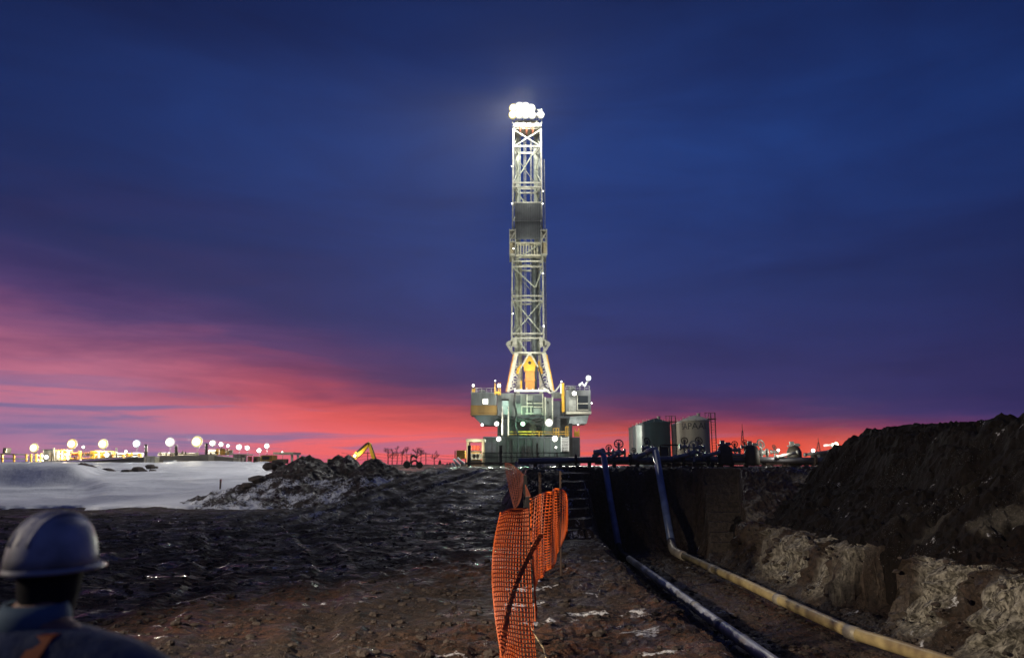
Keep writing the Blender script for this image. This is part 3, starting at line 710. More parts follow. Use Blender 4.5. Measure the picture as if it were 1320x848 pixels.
# inner parts seen over the front wall
rbox('stair_tower', mat('stair_tower_grey', (.15, .17, .16), .55), 702, 711.5, 513, 561, -.3, 2.5)
rbox('tower_panel', DGREY, 711.7, 722, 517, 563, -.1, 2.4)
MB().ext(*rb(705, 707, 517, 521, -.36, -.3)).build('vent', BLACK, RIG)
for x in (702.6, 712): MB().ext(*rb(x-.6, x+.6, 512, 545, -.55, -.4)).build('light_pole', CREAM, RIG)
MB().ext(*rb(724, 727.4, 494, 531, -.2, .1)).build('corner_post', YEL, RIG)
MB().ext(*rb(722, 723.8, 494, 507, -.2, .1)).build('corner_post', WHITE, RIG)
# left cabin
CB = rbox('driller_cabin', GREYW, 607.5, 640, 507, 522.5, -.4, 3.2)
mb = MB()
for i in range(15): x = 608+i*2.1; mb.ext(*rb(x, x+.8, 507.5, 522.3, -.47, -.4))
mb.build('cladding_rib', GREYW, CB)
MB().ext(*rb(622.6, 629, 514.6, 521, -.5, -.42)).build('window', WIN, CB)
mb = MB(); mb.ext(*rb(607, 640.4, 522.6, 534.2, -.45, 3.2)); mb.ext(*rb(606.6, 640.6, 533.2, 534.8, -.55, 3.3)); mb.build('skirt_panel', OCHRE, CB)
MB().ext(*rb(607, 640.4, 505.8, 507, -.5, 3.3)).build('roof', GREYW, CB)
mb = MB(); mb.prism([(rx(609, 536), rz(535)), (rx(641, 536), rz(535)), (rx(641, 547), rz(548)), (rx(622, 547), rz(548))], YR-.2, YR+3); mb.build('cabin_bracket', DGREEN, RIG)
mb = MB()
for x in (609.6, 611.4): mb.ext(*rb(x-.4, x+.4, 498, 506, 0, .1))
mb.ext(*rb(608.5, 612.5, 501, 505.5, -.05, .2)); mb.build('rail_post', YEL, RIG)
mb = MB()
for x in (638.2, 642.5, 645): mb.ext(*rb(x-.5, x+.5, 494, 510, -.6, -.4))
mb.ext(*rb(638, 645, 505, 508, -.62, -.5)); mb.build('rail_post', YEL, RIG)
# right cabin
CB2 = rbox('tool_cabin', mat('cabin_grey', (.15, .16, .155), .6, 0, .5, 1.2, streak=.2), 729, 761, 503, 530.5, -.4, 4)
MB().ext(*rb(744, 757.5, 510.5, 528, -.52, -.4)).build('window', GLASS, CB2)
mb = MB(); mb.ext(*rb(744, 757.5, 520, 521, -.56, -.52)); mb.ext(*rb(743.4, 744.2, 510, 528.6, -.56, -.4)); mb.ext(*rb(743.4, 758, 528, 529, -.56, -.4)); mb.build('window_frame', CREAM, CB2)
MB().ext(*rb(733, 742, 512, 530, -.46, -.4)).build('door', mat('light_grey_door', (.32, .33, .30), .5), CB2)
mb = MB(); mb.ext(*rb(730, 761.5, 530.6, 533.6, -.6, 4)); mb.build('cabin_floor', CREAM, CB2)
mb = MB(); mb.prism([(rx(735, 540), rz(537)), (rx(759, 540), rz(535)), (rx(756, 546), rz(546)), (rx(733, 546), rz(547))], YR-.2, YR+3.5); mb.build('cabin_bracket', mat('pale_underside', (.30, .34, .36), .5), RIG)
mb = MB(); mb.path([rp(746, 497, -.4), rp(750, 494, -.4), rp(753, 498, -.4), rp(757, 492, -.4)], .14, 6); mb.build('light_bracket', WHITE, RIG)
# substructure
rbox('substructure_wall', mat('substructure_green', (.06, .08, .07), .6), 641, 735, 539.2, 563, 3.2, 3.6)
mb = MB()
for x in (642, 657, 700, 716, 733): MB().ext(*rb(x-1, x+1, 539, 563, .6, 1.2)).build('support_post', DGREEN, RIG)
mb = MB(); mb.ext(*rb(623, 735.5, 563.5, 602, -.8, 10)); BX = mb.build('substructure_box', DGREEN, RIG, bevel=.05)
mb = MB()
for x in (643, 668, 692, 715): mb.ext(*rb(x-.5, x+.5, 564, 601, -.86, -.8))
mb.ext(*rb(623, 735.5, 563, 564.6, -.9, -.78)); mb.build('box_seam', DGREY, BX)
MB().ext(*rb(737.5, 747.5, 563.5, 602, -.4, 4)).build('equipment_locker', DGREY, RIG)
MB().ext(*rb(733.2, 737.2, 546, 602, -1, -.4)).build('support_post', BLACK, RIG)
ST_ = MB()
for i in range(9): y = 565+i*1.9; ST_.ext(*rb(723.4, 731.6, y, y+.9, -1.3+.02*i, -.95))
for x in (722.8, 732): ST_.ext(*rb(x-.4, x+.4, 563, 582, -1.32, -.93))
ST_.build('louvred_stair', WHITE, RIG)
mb = MB()
for x0, x1, y0, y1 in ((655, 735, 556.5, 563), (713, 720, 552, 563), (729, 733, 550, 563)):
    for y in (y0, (y0+y1)/2): mb.ext(*rb(x0, x1, y-.35, y+.35, -.5, -.4))
    for x in (x0, (x0+x1)/2, x1): mb.ext(*rb(x-.35, x+.35, y0, y1, -.5, -.4))
mb.build('yellow_handrail', YEL, RIG)
mb = MB()
for x in (741, 746): mb.ext(*rb(x-.5, x+.5, 552, 563, -.3, -.1))
mb.ext(*rb(740, 747, 556, 562.5, -.1, .2)); mb.build('yellow_frame', YEL, RIG)
# stair to the floor
st = MB()
for i in range(14): t = i/13; y = 535+t*28; st.ext(*rb(649, 654.4, y, y+.8, -.5-.12*i, -.1-.12*i))
ST1 = st.build('stair', DGREY, RIG)
mb = MB()
for x in (647.6, 655.4): mb.beam(rp(x, 532, -.3), rp(x, 562, -1.9), .16); mb.beam(rp(x, 524, -.3), rp(x, 554, -1.9), .08)
mb.build('handrail', CREAM, ST1)
# lamps of the lower rig
for x, y, r_, ln, pw, col, dd in ((640.5, 547, .42, LENSW, 1500, (1, .97, .88), -1.6), (643.5, 567, .44, LENSW, 300, (1, .98, .92), -3.4), (673.8, 546.6, .42, LENSG, 1700, (.35, 1, .55), -.8), (706.5, 546, .68, LENSW, 2600, (1, .98, .84), -2.2), (714, 566, .52, LENSW, 350, (1, .98, .92), -2.0), (715.6, 577, .18, LENSW, 200, (1, .98, .92), -1.6), (622, 548, .26, LENSC, 350, (.9, .95, 1), -1), (643.5, 498.5, .34, LENSC, 800, (.95, .98, 1), -1.2), (610.4, 497.5, .24, LENSW, 250, (1, 1, .95), -.6), (739, 508.5, .44, LENSW, 900, (1, .97, .9), -1.4), (757.4, 488.5, .48, LENSC, 1300, (.95, .97, 1), -1), (618, 569, .26, LENSW, 260, (1, .97, .85), -2), (762, 520, .12, LENSW, 60, (1, 1, .95), -.6), (744.6, 547.5, .14, LENSW, 120, (1, .95, .8), -.6), (723.5, 492, .12, LENSW, 60, (1, 1, .9), -.4), (638.6, 491.5, .12, LENSW, 60, (1, 1, .9), -.6)):
    floodlight(RIG, rp(x, y, dd), r_, ln, pw, col)
lamp(rp(690, 512, -7), 260, (1, .97, .85), .6, RIG); lamp(rp(632, 512, -7), 150, (1, .97, .88), .6, RIG)  # fill lamps added before the rig front, without fixtures

lamp(rp(714, 566, -3), 9000, (1, .98, .86), .5, RIG, 'SPOT', (8, 31, 2), 44, .8)
lamp(rp(706.5, 546, -3), 5000, (1, .98, .84), .5, RIG, 'SPOT', (-1.5, 34, .8), 46, .8)
lamp(rp(673.8, 546.6, -2), 2600, (.35, 1, .6), .4, RIG, 'SPOT', (-2.5, 34, .8), 34, .8)
# fittings of the substructure
for a, b in (((643, 562), (668, 540)), ((668, 562), (643, 540)), ((722, 562), (702, 540)), ((668, 541), (700, 541))): MB().beam(rp(*a, 2.2), rp(*b, 2.2), .22).build('cross_brace', DGREEN, RIG)
mb = MB(); c = rp(688, 563, 1.6); mb.lathe(c, [(.5, 0), (.5, .4), (.32, .45), (.32, .7), (.55, .75), (.55, 1.25), (.35, 1.3), (.35, 1.6), (.48, 1.65), (.48, 2.0), (.2, 2.05), (.2, 2.4)], 18); mb.build('blowout_preventer', RUST, RIG)
for i in range(6):
    x0, x1 = 641+i*6, 690+i*7; y0 = 536.5+(i % 3); mb = MB().path([rp(lerp(x0, x1, t), y0+(4+i)*math.sin(math.pi*t), -.15-.05*i) for t in [k/10 for k in range(11)]], .055, 6); mb.build('cable', BLACK, RIG, True)
for x in (629, 634, 652, 660, 677, 686, 701, 709): MB().ext(*rb(x, x+.8, 566, 600, -.95, -.82)).build('conduit', DGREY if x % 2 else BLACK, RIG)
mb = MB(); mb.ext(*rb(672, 684, 575, 600, -.9, -.79)); mb.build('box_door', BLACK, RIG); mb = MB(); mb.ext(*rb(626, 640, 570, 583, -.9, -.79)); mb.build('louvre_panel', DGREY, RIG)
for x0, x1, y in ((608, 640, 500), (729, 760, 497)):
    mb = MB(); mb.ext(*rb(x0, x1, y, y+.5, 0, .06)); mb.ext(*rb(x0, x1, y+3, y+3.5, 0, .06))
    for k in range(6): x = lerp(x0, x1-.6, k/5); mb.ext(*rb(x, x+.6, y, y+7, 0, .06))
    mb.build('roof_railing', GALV, RIG)
MB().ext(*rb(733, 741, 497.5, 503, .6, 2)).build('air_unit', GREYW, RIG, bevel=.05); MB().ext(*rb(617, 625, 501.5, 505.8, .6, 2)).build('air_unit', DGREY, RIG, bevel=.05)
for x0, x1, y0, y1 in ((689, 699, 509, 517), (680, 686.5, 509.5, 516), (688, 698, 526, 533.5), (665.5, 671, 509, 520)): MB().ext(*rb(x0, x1, y0, y1, .18, .42)).build('switch_cabinet', DGREY if x0 % 2 else GREYW, RIG, bevel=.03)
mb = MB().path([rp(664, 506, -.1), rp(663, 520, -.2), rp(666, 534, -.3), rp(664, 548, -.5), rp(668, 562, -.9)], .12, 8); mb.build('hose', BLACK, RIG, True)
mb = MB().path([rp(700, 500, -.1), rp(709, 507, -.3), rp(716, 504, -.2), rp(722, 496, -.1)], .09, 8); mb.build('hose', GALV, RIG, True)
mb = MB().path([rp(694, 470, 1), rp(699, 488, .4), rp(703, 498, .2), rp(712, 505, .1)], .08, 8); mb.build('hose', BLACK, RIG, True)
# railing in front of the rig
YF = 62.0
def fp(px, py, d=0): v = at(px, py, YF); v.y += d; return v
RL = thing('steel_railing', fp(680, 603), 'dark steel walkway with railing in front of the rig base', 'railing')
mb = MB()
for y in (583.5, 589): mb.beam(fp(622, y), fp(733, y), .07)
mb.build('rail', DGREEN, RL)
mb = MB(); mb.beam(fp(600, 597), fp(735, 597), .16, 1.2); mb.build('walkway', RUST, RL)
for x in (605, 645.5): MB().beam(fp(x, 574), fp(x, 606), .26).build('post', BLACK, RL)
mb = MB()
for i in range(26):
    x = 623+i*1.6 if i < 14 else 645+(i-13)*7
    mb.beam(fp(x, 583), fp(x, 600), .05)
mb.build('baluster', DGREEN, RL)
for x in (692.5, 718): MB().beam(fp(x, 571 if x < 700 else 584), fp(x, 603), .12).build('post', RUST, RL)
# crumpled tarp on the lip of the pad
def sheet(name, m, ctrl, nu, nv, parent=None, ripple=None, wire=0, label=None, cat=None, group=None, solid=0, base=None):
    """a hanging sheet through a grid of control points (columns of points, bottom to top)"""
    A = np.array([[list(p) for p in c] for c in ctrl])  # U,V,3
    def rs(A, n):
        k = len(A); t = np.linspace(0, k-1, n); out = []
        for q in t:
            i = min(int(q), k-2); f = q-i
            p0, p1, p2, p3 = A[max(i-1, 0)], A[i], A[i+1], A[min(i+2, k-1)]
            out.append(.5*((2*p1)+(-p0+p2)*f+(2*p0-5*p1+4*p2-p3)*f*f+(-p0+3*p1-3*p2+p3)*f**3))
        return np.array(out)
    G = rs(A, nu); G = np.array([rs(c, nv) for c in G])
    if ripple is not None: G = ripple(G)
    mb = MB(); mb.v = [Vector(p) for p in G.reshape(-1, 3)]
    mb.f = [(i*nv+j, (i+1)*nv+j, (i+1)*nv+j+1, i*nv+j+1) for i in range(nu-1) for j in range(nv-1)]
    o = mb.build(name, m, parent, base=base)
    if wire:
        w = o.modifiers.new('net', 'WIREFRAME'); w.thickness = wire; w.use_replace = True; w.use_boundary = True; w.use_even_offset = False
    if solid: q = o.modifiers.new('solid', 'SOLIDIFY'); q.thickness = solid
    if label: tag(o, label, cat, group)
    return o
rg2 = np.random.RandomState(4)
ctrl = [[tuple(at(664+i*6.5, 601.5-3.2*j+rg2.uniform(-1, 1)*(j > 0), 34+j*.4+rg2.uniform(-.2, .2))) for j in range(3)] for i in range(9)]
sheet('crumpled_tarp', mat('pale_tarp', (.42, .36, .30), .6, 0, .3, 4.), ctrl, 60, 14, label='crumpled pale tarp heaped on the lip of the pad below the rig', cat='tarp', solid=.02,
      ripple=lambda G: G+np.stack([0*G[..., 0], .2*fbm(G[..., 0]*3, G[..., 2]*8, 3, 4), .13*fbm(G[..., 0]*4, G[..., 2]*5, 3, 3)], -1))

# yellow equipment left of the rig
SH = thing('equipment_shelter', at(612, 603, 84), 'open steel shelter with pale roof lit inside, left of rig base', 'shelter')
Y2 = 84.
def q2(px, py, d=0): v = at(px, py, Y2); v.y += d; return v
MB().ext(q2(601, 569, -.4), q2(625, 565.5, 3)).build('roof', CREAM, SH)
for x, d in ((603, 0), (622.5, 0), (603, 2.8), (622.5, 2.8)): MB().beam(q2(x, 569, d), q2(x, 603, d), .24).build('post', BEIGE, SH)
mb = MB(); mb.beam(q2(602, 582), q2(624, 582), .14); mb.beam(q2(602, 594), q2(624, 594), .18); mb.build('cross_beam', BLACK, SH)
EN = thing('pump_unit', at(612, 602, 85.5), 'yellow pump unit standing under the shelter roof', 'machine')
mb = MB(); mb.ext(at(606, 594, 85), at(620, 581, 86)); mb.build('body', YEL, EN, bevel=.08)
mb = MB()
for x in (607, 611, 616): mb.tube(at(x, 580, 84.8), at(x, 574, 84.8), .28, 10)
mb.build('cylinder', REDP, EN)
mb = MB()
for x in (609, 613.5, 618): mb.lathe(at(x, 588, 84.9), [(.1, -.12), (.36, -.12), (.36, .12), (.1, .12)], 12, 'Y')
mb.build('flange', WHITE, EN); MB().ext(at(605, 602, 85), at(621, 594, 86)).build('skid', RUST, EN)
lamp(at(613, 577, 83.2), 170, (1, .9, .6), .3, SH)
GN = thing('yellow_tank_skid', at(594, 600, 83), 'boxy yellow tank on a black skid beside the shelter', 'machine')
MB().ext(at(588, 591, 82), at(601, 580.5, 84)).build('body', YEL, GN, bevel=.06)
MB().ext(at(586, 592, 81.6), at(587.3, 580.5, 81.9)).build('stack', BLACK, GN)
mb = MB(); mb.ext(at(586, 600.5, 82), at(602, 597, 84))
for x in (588, 594, 600): mb.ext(at(x-.6, 597, 82.2), at(x+.6, 591, 82.5))
mb.build('skid', RUST, GN)
for i, (x0, x1, ys, lb) in enumerate(((585, 593, 592, 'pale hose running down left of the yellow tank'), (590, 599, 590.5, 'upper pale hose sloping across the yellow tank skid'), (583, 590, 597, 'short pale hose lying lowest beside the yellow tank skid'))):
    mb = MB().path([at(x0, ys, 81), at(x0+3, ys+3.5, 80.8), at(x1-2, ys+6, 80.6), at(x1, ys+9, 80.6)], .16, 8); tag(mb.build('supply_hose', WHITE, None, True), lb, 'hose', 'pale hoses by the yellow tank')

# ------------------------------------------------------------------ tanks
def tank(c, r, h, m, label, group, roofm, ladder=False, text=None, ribs=0):
    t = thing('storage_tank', c, label, 'tank', group)
    c = Vector(c)
    mb = MB(); prof = [(r, 0), (r, h)]
    mb.lathe(c, [(r, 0), (r, h)], 48)
    sh = mb.build('shell', m, t, True); e = sh.modifiers.new('es', 'EDGE_SPLIT'); e.split_angle = R(40)
    mb = MB().lathe(c+Vector((0, 0, h+.003)), [(r+.1, -.12), (r+.1, .05), (r*.55, .42), (.25, .7), (1e-6, .72)], 48); mb.build('roof', roofm, t)
    if ribs:
        mb = MB()
        for i in range(1, ribs): z = h*i/ribs; mb.lathe(c+Vector((0, 0, z)), [(r+.001, -.05), (r+.045, -.04), (r+.045, .04), (r+.001, .05)], 48)
        mb.build('band', m, t)
    mb = MB()
    for i in range(10): a = i*.63; p = c+Vector((math.cos(a)*(r-.1), math.sin(a)*(r-.1), h)); mb.tube(p, p+Vector((0, 0, .5)), .03, 5)
    mb.build('roof_rail', CREAM, t)
    mb = MB(); mb.lathe(c+Vector((r*.2, -.3, h+.55)), [(.22, 0), (.22, .35), (.3, .36), (.3, .42)], 12); mb.build('vent', GALV, t)
    if ladder:
        x = c.x+r+.35; mb = MB()
        for dx in (-.16, .42):
            mb.beam((x+dx, c.y-.4, c.z), (x+dx, c.y-.4, c.z+h+1.0), .11)
        mb.build('ladder_rail', BLACK, t)
        mb = MB()
        for i in range(int(h/.35)): mb.beam((x-.16, c.y-.4, c.z+.3+i*.35), (x+.42, c.y-.4, c.z+.3+i*.35), .05)
        mb.build('rung', GALV, t)
        mb = MB(); mb.ext((x-1.1, c.y-.8, c.z+h+.15), (x+.5, c.y+.6, c.z+h+.25))
        for dx in (-1.0, -.5): mb.beam((x+dx, c.y-.7, c.z+h+.2), (x+dx, c.y-.7, c.z+h+1.0), .06)
        mb.beam((x-1.1, c.y-.7, c.z+h+1), (x+.4, c.y-.7, c.z+h+1), .06); mb.build('platform', RUST, t)
    if text:
        cu = bpy.data.curves.new('tank_lettering', 'FONT'); cu.body = text; cu.size = 1.25; cu.extrude = .01; cu.align_x = 'CENTER'
        tmp = bpy.data.objects.new('tmp', cu); COL.objects.link(tmp)
        dg = bpy.context.evaluated_depsgraph_get(); me = bpy.data.meshes.new_from_object(tmp.evaluated_get(dg)); bpy.data.objects.remove(tmp)
        for v in me.vertices:
            a = -math.pi/2-.55+v.co.x/r; z = v.co.y
            v.co = (math.cos(a)*(r+.02+v.co.z), math.sin(a)*(r+.02+v.co.z), h*.80+z)
        lo = bpy.data.objects.new('lettering', me); COL.objects.link(lo); lo.parent = t; me.materials.append(BLACK); WLOC[lo] = c
    return t
padz = 1.82
def tank_at(pl_, pr, ytop, Y):
    a, b = at(pl_, 570, Y), at(pr, 570, Y); r = (b.x-a.x)/2*.985
    return ((a.x+b.x)/2, Y+r*.4, padz), r, at(660, ytop, Y).z-padz
GT = 'storage tanks right of the rig'
c, r, h = tank_at(829, 866, 545, 108); tank(c, r, h, TEAL, 'big dark teal storage tank with a tall black ladder, front of its row', GT, TEAL, True, ribs=6)
c, r, h = tank_at(821, 852, 548.5, 118); tank(c, r, h, PALETEAL, 'pale tank peeking out just left behind the big teal tank', GT, PALETEAL, ribs=7)
c, r, h = tank_at(816, 844, 550, 127); tank(c, r, h, PALETEAL, 'greenish tank edge, second one behind the big teal tank', GT, PALETEAL, ribs=7)
c, r, h = tank_at(811.5, 838, 552, 136); tank(c, r, h, CREAM, 'cream tank edge at the far left end of the tank row', GT, CREAM, ribs=0)
c, r, h = tank_at(882, 917, 541.5, 102); tank(c, r, h, TANKC, 'nearest cream storage tank with domed roof, lettering and black ladder', GT, CREAM, True, 'SAPAAI')
c, r, h = tank_at(874, 904, 544.5, 111); tank(c, r, h, TANKC, 'second cream storage tank, half hidden behind the lettered one', GT, CREAM)
c, r, h = tank_at(867, 896, 547.5, 120); tank(c, r, h, TANKC, 'third cream storage tank, farthest left sliver behind the lettered one', GT, CREAM)
lamp(at(784, 556, 116), 1700, (1, .95, .8), .6)  # added lamp without a fixture, brightens the left sides of the tanks

# ------------------------------------------------------------------ pipe manifold along the pad
YM = 30.
def mp(px, py, d=0): v = at(px, py, YM); v.y += d; return v
HD = thing('header_pipe', mp(870, 602), 'long grey header pipe on short legs along the edge of the pad', 'pipeline')
MB().path([mp(668, 594.5), mp(760, 592.6), mp(900, 591.6), mp(1010, 593), mp(1086, 594)], .125, 12).build('pipe', mat('dull_header', (.24, .24, .25), .4, .3, .35, 2.), HD, True)
MB().path([mp(770, 597, .9), mp(1000, 598, .9), mp(1082, 598, .9)], .05, 8).build('lower_pipe', RUST, HD, True)
for x in (690, 722, 760, 792, 822, 868, 895, 918, 944, 962, 985, 1012, 1040, 1062):
    MB().beam(mp(x, 592, .05), mp(x, 606, .05), .14).build('leg', RUST, HD)
for x in (742, 812, 880, 912, 975, 1050): MB().lathe(mp(x, 592.4), [(.13, -.05), (.22, -.05), (.22, .05), (.13, .05)], 16, 'X').build('flange', RUST, HD)
for x0, x1 in ((868, 893), (896, 916), (922, 926), (935, 943), (1006, 1010), (1033, 1046)):
    MB().ext(mp(x0, 603, 1.2), mp(x1, 594, 1.7)).build('gap_blocker', RUST, HD)  # dark blockers added to close gaps where bright sky would show
def valve(px, py, k, label, wheel=True, tilt=0, barrel=False):
    c = mp(px, py, rng.uniform(-.3, .5)); t = thing('valve_assembly', (c.x, c.y, mp(px, 594).z), label, 'valve', 'valves along the header pipe')
    mb = MB(); s = .30*k
    if barrel:
        mb.lathe((c.x, c.y, mp(px, 600).z), [(.20*k, 0), (.22*k, .1), (.22*k, .42*k), (.16*k, .56*k), (.05, .62*k)], 16)
        zt = mp(px, 600).z+.6*k
        mb.build('body', mat('olive_body', (.075, .065, .045), .6), t, True)
        mb = MB(); mb.box((c.x-.06*k, c.y, zt+.08), (.12*k, .12, .2)); mb.box((c.x+.10*k, c.y, zt+.04), (.14*k, .1, .13)); mb.tube((c.x-.2*k, c.y, zt), (c.x+.2*k, c.y, zt+.03), .035, 6)
        mb.build('fitting', GALV, t)
        return t
    mb.ball(c, .12*k, 10, 7); mb.tube(c-Vector((.2*k, 0, 0)), c+Vector((.2*k, 0, 0)), .07*k, 10)
    for sx in (-.2, .2): mb.lathe(c+Vector((sx*k, 0, 0)), [(.05, -.03), (.14*k, -.03), (.14*k, .03), (.05, .03)], 12, 'X')
    mb.tube(c, c+Vector((0, 0, s)), .04*k, 8); mb.build('body', GALV, t, True)
    if wheel:
        w = MB(); wc = c+Vector((0, -.02, s)); n = 18
        ax = Vector((math.sin(tilt), -math.cos(tilt), .35)).normalized(); u = ax.cross(Vector((0, 0, 1))).normalized(); v = ax.cross(u)
        w.path([wc+u*math.cos(2*math.pi*i/n)*.15*k+v*math.sin(2*math.pi*i/n)*.15*k for i in range(n+1)], .022*k, 6)
        for i in range(4): a = math.pi*i/4; w.tube(wc-u*math.cos(a)*.14*k-v*math.sin(a)*.14*k, wc+u*math.cos(a)*.14*k+v*math.sin(a)*.14*k, .012*k, 5)
        w.build('hand_wheel', RUST if k < 1 else GALV, t)
    mb = MB(); mb.tube(c-Vector((0, 0, .02)), (c.x, c.y, mp(px, 595).z), .05*k, 8); mb.build('stem', GALV, t)
    return t
vl = [(800, 583, 1.5, 'round valve with a big dark wheel, just left of the teal tank'), (786, 584, 1.0, 'small valve right of the left blue riser'), (834, 578, 1.2, 'valve in front of the big teal tank'), (818, 586, .8, 'low valve below the pale tank edges'),
      (884, 576, 1.1, 'upper left valve of the cluster before the cream tanks'), (893, 583, 1.3, 'largest valve of the cluster before the lettered cream tank'), (901, 577, 1.2, 'upper right valve of the cluster before the lettered tank'), (909, 585, 1.0, 'lowest right valve of the cluster before the lettered tank'),
      (947, 580, 1.0, 'valve right of the first squat barrel'), (951, 586, .9, 'low valve between the two squat barrels'), (986, 583, 1.5, 'round valve with dark wheel right of the second squat barrel'), (1003, 582, .8, 'small valve midway to the tall dark barrel'), (960, 576, .8, 'valve at the foot of the thin lattice antenna')]
for px, py, k, lb in vl: valve(px, py, k*.78, lb, tilt=rng.uniform(-.6, .6))
for px, k, lb in ((934, 1.35, 'first squat barrel shaped valve body right of the cream tanks'), (968, 1.3, 'second squat barrel shaped valve body with pale fittings'), (1029, 1.3, 'tall dark barrel shaped valve body before the right lamps')):
    valve(px, 590, k, lb, barrel=True)
for i, (a, b, r_, lb) in enumerate((((766, 588), (776, 581), .085, 'short pale pipe sloping up to the left blue riser'), ((786, 590), (796, 584), .08, 'pale sloped pipe left of the big round wheel'), ((818, 590), (843, 579.5), .095, 'pale sloped pipe rising to the right blue riser'), ((870, 589.5), (892, 584.5), .09, 'pale pipe sloping before the cream tanks'), ((906, 588), (926, 583), .08, 'pale pipe sloping toward the first squat barrel'), ((940, 586), (958, 587), .06, 'thin pale pipe between the squat barrels'), ((1000, 589), (1026, 583), .06, 'grey pipe sloping up to the tall dark barrel'), ((1036, 586), (1066, 582), .06, 'grey pipe sloping up to the right lamps'))):
    mb = MB().path([mp(*a, -.15), mp(*b, -.15)], r_, 10); t = mb.build('sloped_pipe', GALV, None, True); tag(t, lb, 'pipe', 'sloped pipes of the manifold')
    for q in (a, b):
        m2 = MB(); p = mp(*q, -.15); m2.ball(p, r_*1.35, 10, 6); m2.build('joint', GALV, t, True)
# thin square pipe frame by the teal tank
fr = MB().path([mp(853, 594, .3), mp(853, 573.5, .3), mp(858, 573, .3), mp(876, 573.2, .3)], .03, 8); tag(fr.build('bent_pipe', RUST, None, True), 'thin bent pipe frame in front of the ladder of the teal tank', 'pipe')
mb = MB(); mb.ext(mp(854, 590, .6), mp(866, 575, .9)); ct = mb.build('control_cabinet', mat('dark_brown_cabinet', (.035, .025, .03), .6), None, bevel=.03); tag(ct, 'dark control cabinet behind the right blue riser', 'cabinet')
MB().ext(mp(856, 588, .58), mp(864, 577, .6)).build('door', DGREY, ct)

# blue risers and the pipes on the trench floor
PA = thing('trench_pipe', (3.35, 23.2, -.7), 'thinner steel blue pipe coming down the head wall and along the trench floor', 'pipe', 'pipelines in the trench')
MB().path([at(778, 586, 25.6), at(786, 640, 24.6), at(797.5, 704, 23.2)], .10, 14).build('riser', BLUEP, PA, True)
MB().path([at(797.5, 703, 23.2), at(801, 713, 22.5), at(811, 721, 21.0)], .098, 12).build('elbow', BLACK, PA, True)  # black here paints in the darkness the elbow lies in
MB().path([at(811, 720, 21.0), at(862, 756, 16.0), at(920, 799, 12.4), at(992, 850, 9.9), at(1180, 985, 6.4)], .088, 16).build('floor_section', STEELBLUE, PA, True)
m2 = MB()
for a in ((868, 760.6, 15.6), (897, 782, 13.6), (929, 806, 11.95), (960, 827, 10.95)): p = at(*a); m2.path([p+Vector((-.004, .09, 0)), p+Vector((.004, -.09, 0))], .094, 16)
m2.build('weld_band', mat('weld_band', (.3, .3, .3), .5, .3), PA, True)
MB().path([at(766, 583, 25.8), at(773, 582, 25.7), at(778, 586.5, 25.6)], .09, 12).build('top_bend', GALV, PA, True)
PB = thing('trench_pipe', (4.9, 22.4, -.7), 'thicker pipe with blue riser, pale elbow and yellow coated floor section', 'pipe', 'pipelines in the trench')
MB().path([at(845, 582, 25.6), at(855, 640, 24.2), at(865, 697, 22.8)], .115, 16).build('riser', BLUEP, PB, True)
MB().path([at(865, 697, 22.8), at(866.5, 705, 22.5), at(869, 710, 22.1), at(875, 713.5, 21.6), at(882, 716.5, 21.0)], .12, 16).build('elbow', mat('bare_pipe', (.40, .36, .28), .4, .2), PB, True)
MB().path([at(882, 716.2, 21.0), at(960, 751, 16.6), at(1006, 773, 14.6), at(1100, 815.5, 11.8), at(1207, 849, 10.2), at(1500, 950, 7.2)], .094, 18).build('coated_section', YELP, PB, True)
for a in ((1006, 773, 14.6), (1100, 815.5, 11.8), (920, 733.4, 18.6)): p = at(*a); MB().path([p+Vector((-.03, .12, .0)), p+Vector((.03, -.12, 0))], .104, 18).build('weld_band', mat('pale_weld_band', (.5, .45, .34), .5, .2), PB, True)
MB().path([at(833, 583.5, 25.8), at(841, 579.5, 25.7), at(845, 582.5, 25.6)], .105, 12).build('top_bend', GALV, PB, True)

# ------------------------------------------------------------------ antennas, lamps and cranes on the right
def lattice(px, y0, y1, Y, w, label):
    a, b = at(px, y0, Y), at(px, y1, Y); mb = MB(); n = 9
    for s_ in (-1, 1): mb.beam((a.x+s_*w, a.y, a.z), (b.x+s_*.06, b.y, b.z), .09)
    for i in range(n):
        t0, t1 = i/n, (i+1)/n; s_ = 1 if i % 2 else -1
        mb.beam((lerp(a.x+s_*w, b.x+s_*.06, t0), a.y, lerp(a.z, b.z, t0)), (lerp(a.x-s_*w, b.x-s_*.06, t1), a.y, lerp(a.z, b.z, t1)), .05)
    mb.tube(b, b+Vector((0, 0, (b.z-a.z)*.25)), .04, 6)
    return tag(mb.build('lattice_antenna', BLACK), label, 'antenna', 'thin antennas right of the tanks')
lattice(957, 590, 555, 120, .35, 'taller thin lattice antenna right of the cream tanks')
lattice(1055, 592, 570, 120, .5, 'shorter lattice antenna between the right lamps')
def pole_lamp(px, py, Y, r_, lens, power, col, label, group, base=None, heads=1):
    p = at(px, py, Y); zb = base if base is not None else 1.8
    t = thing('floodlight_pole', (p.x, p.y+.3, zb), label, 'floodlight', group)
    mb = MB(); mb.tube((p.x, p.y+.3, zb), (p.x, p.y+.3, p.z), .04, 8); mb.box((p.x, p.y+.3, p.z-.1), (r_*1.2, .1, .1)); mb.build('pole', BLACK, t)
    if heads == 1: floodlight(t, p, r_, lens, power, col, name='lamp_head')
    else:
        for i in range(heads):
            dx = (i-(heads-1)/2)*r_*.7; floodlight(t, p+Vector((dx, 0, .25*r_*(i % 2))), r_*.74, lens, power/heads, col, name='lamp_head')
    return t
GRL = 'floodlights beside the spoil pile'
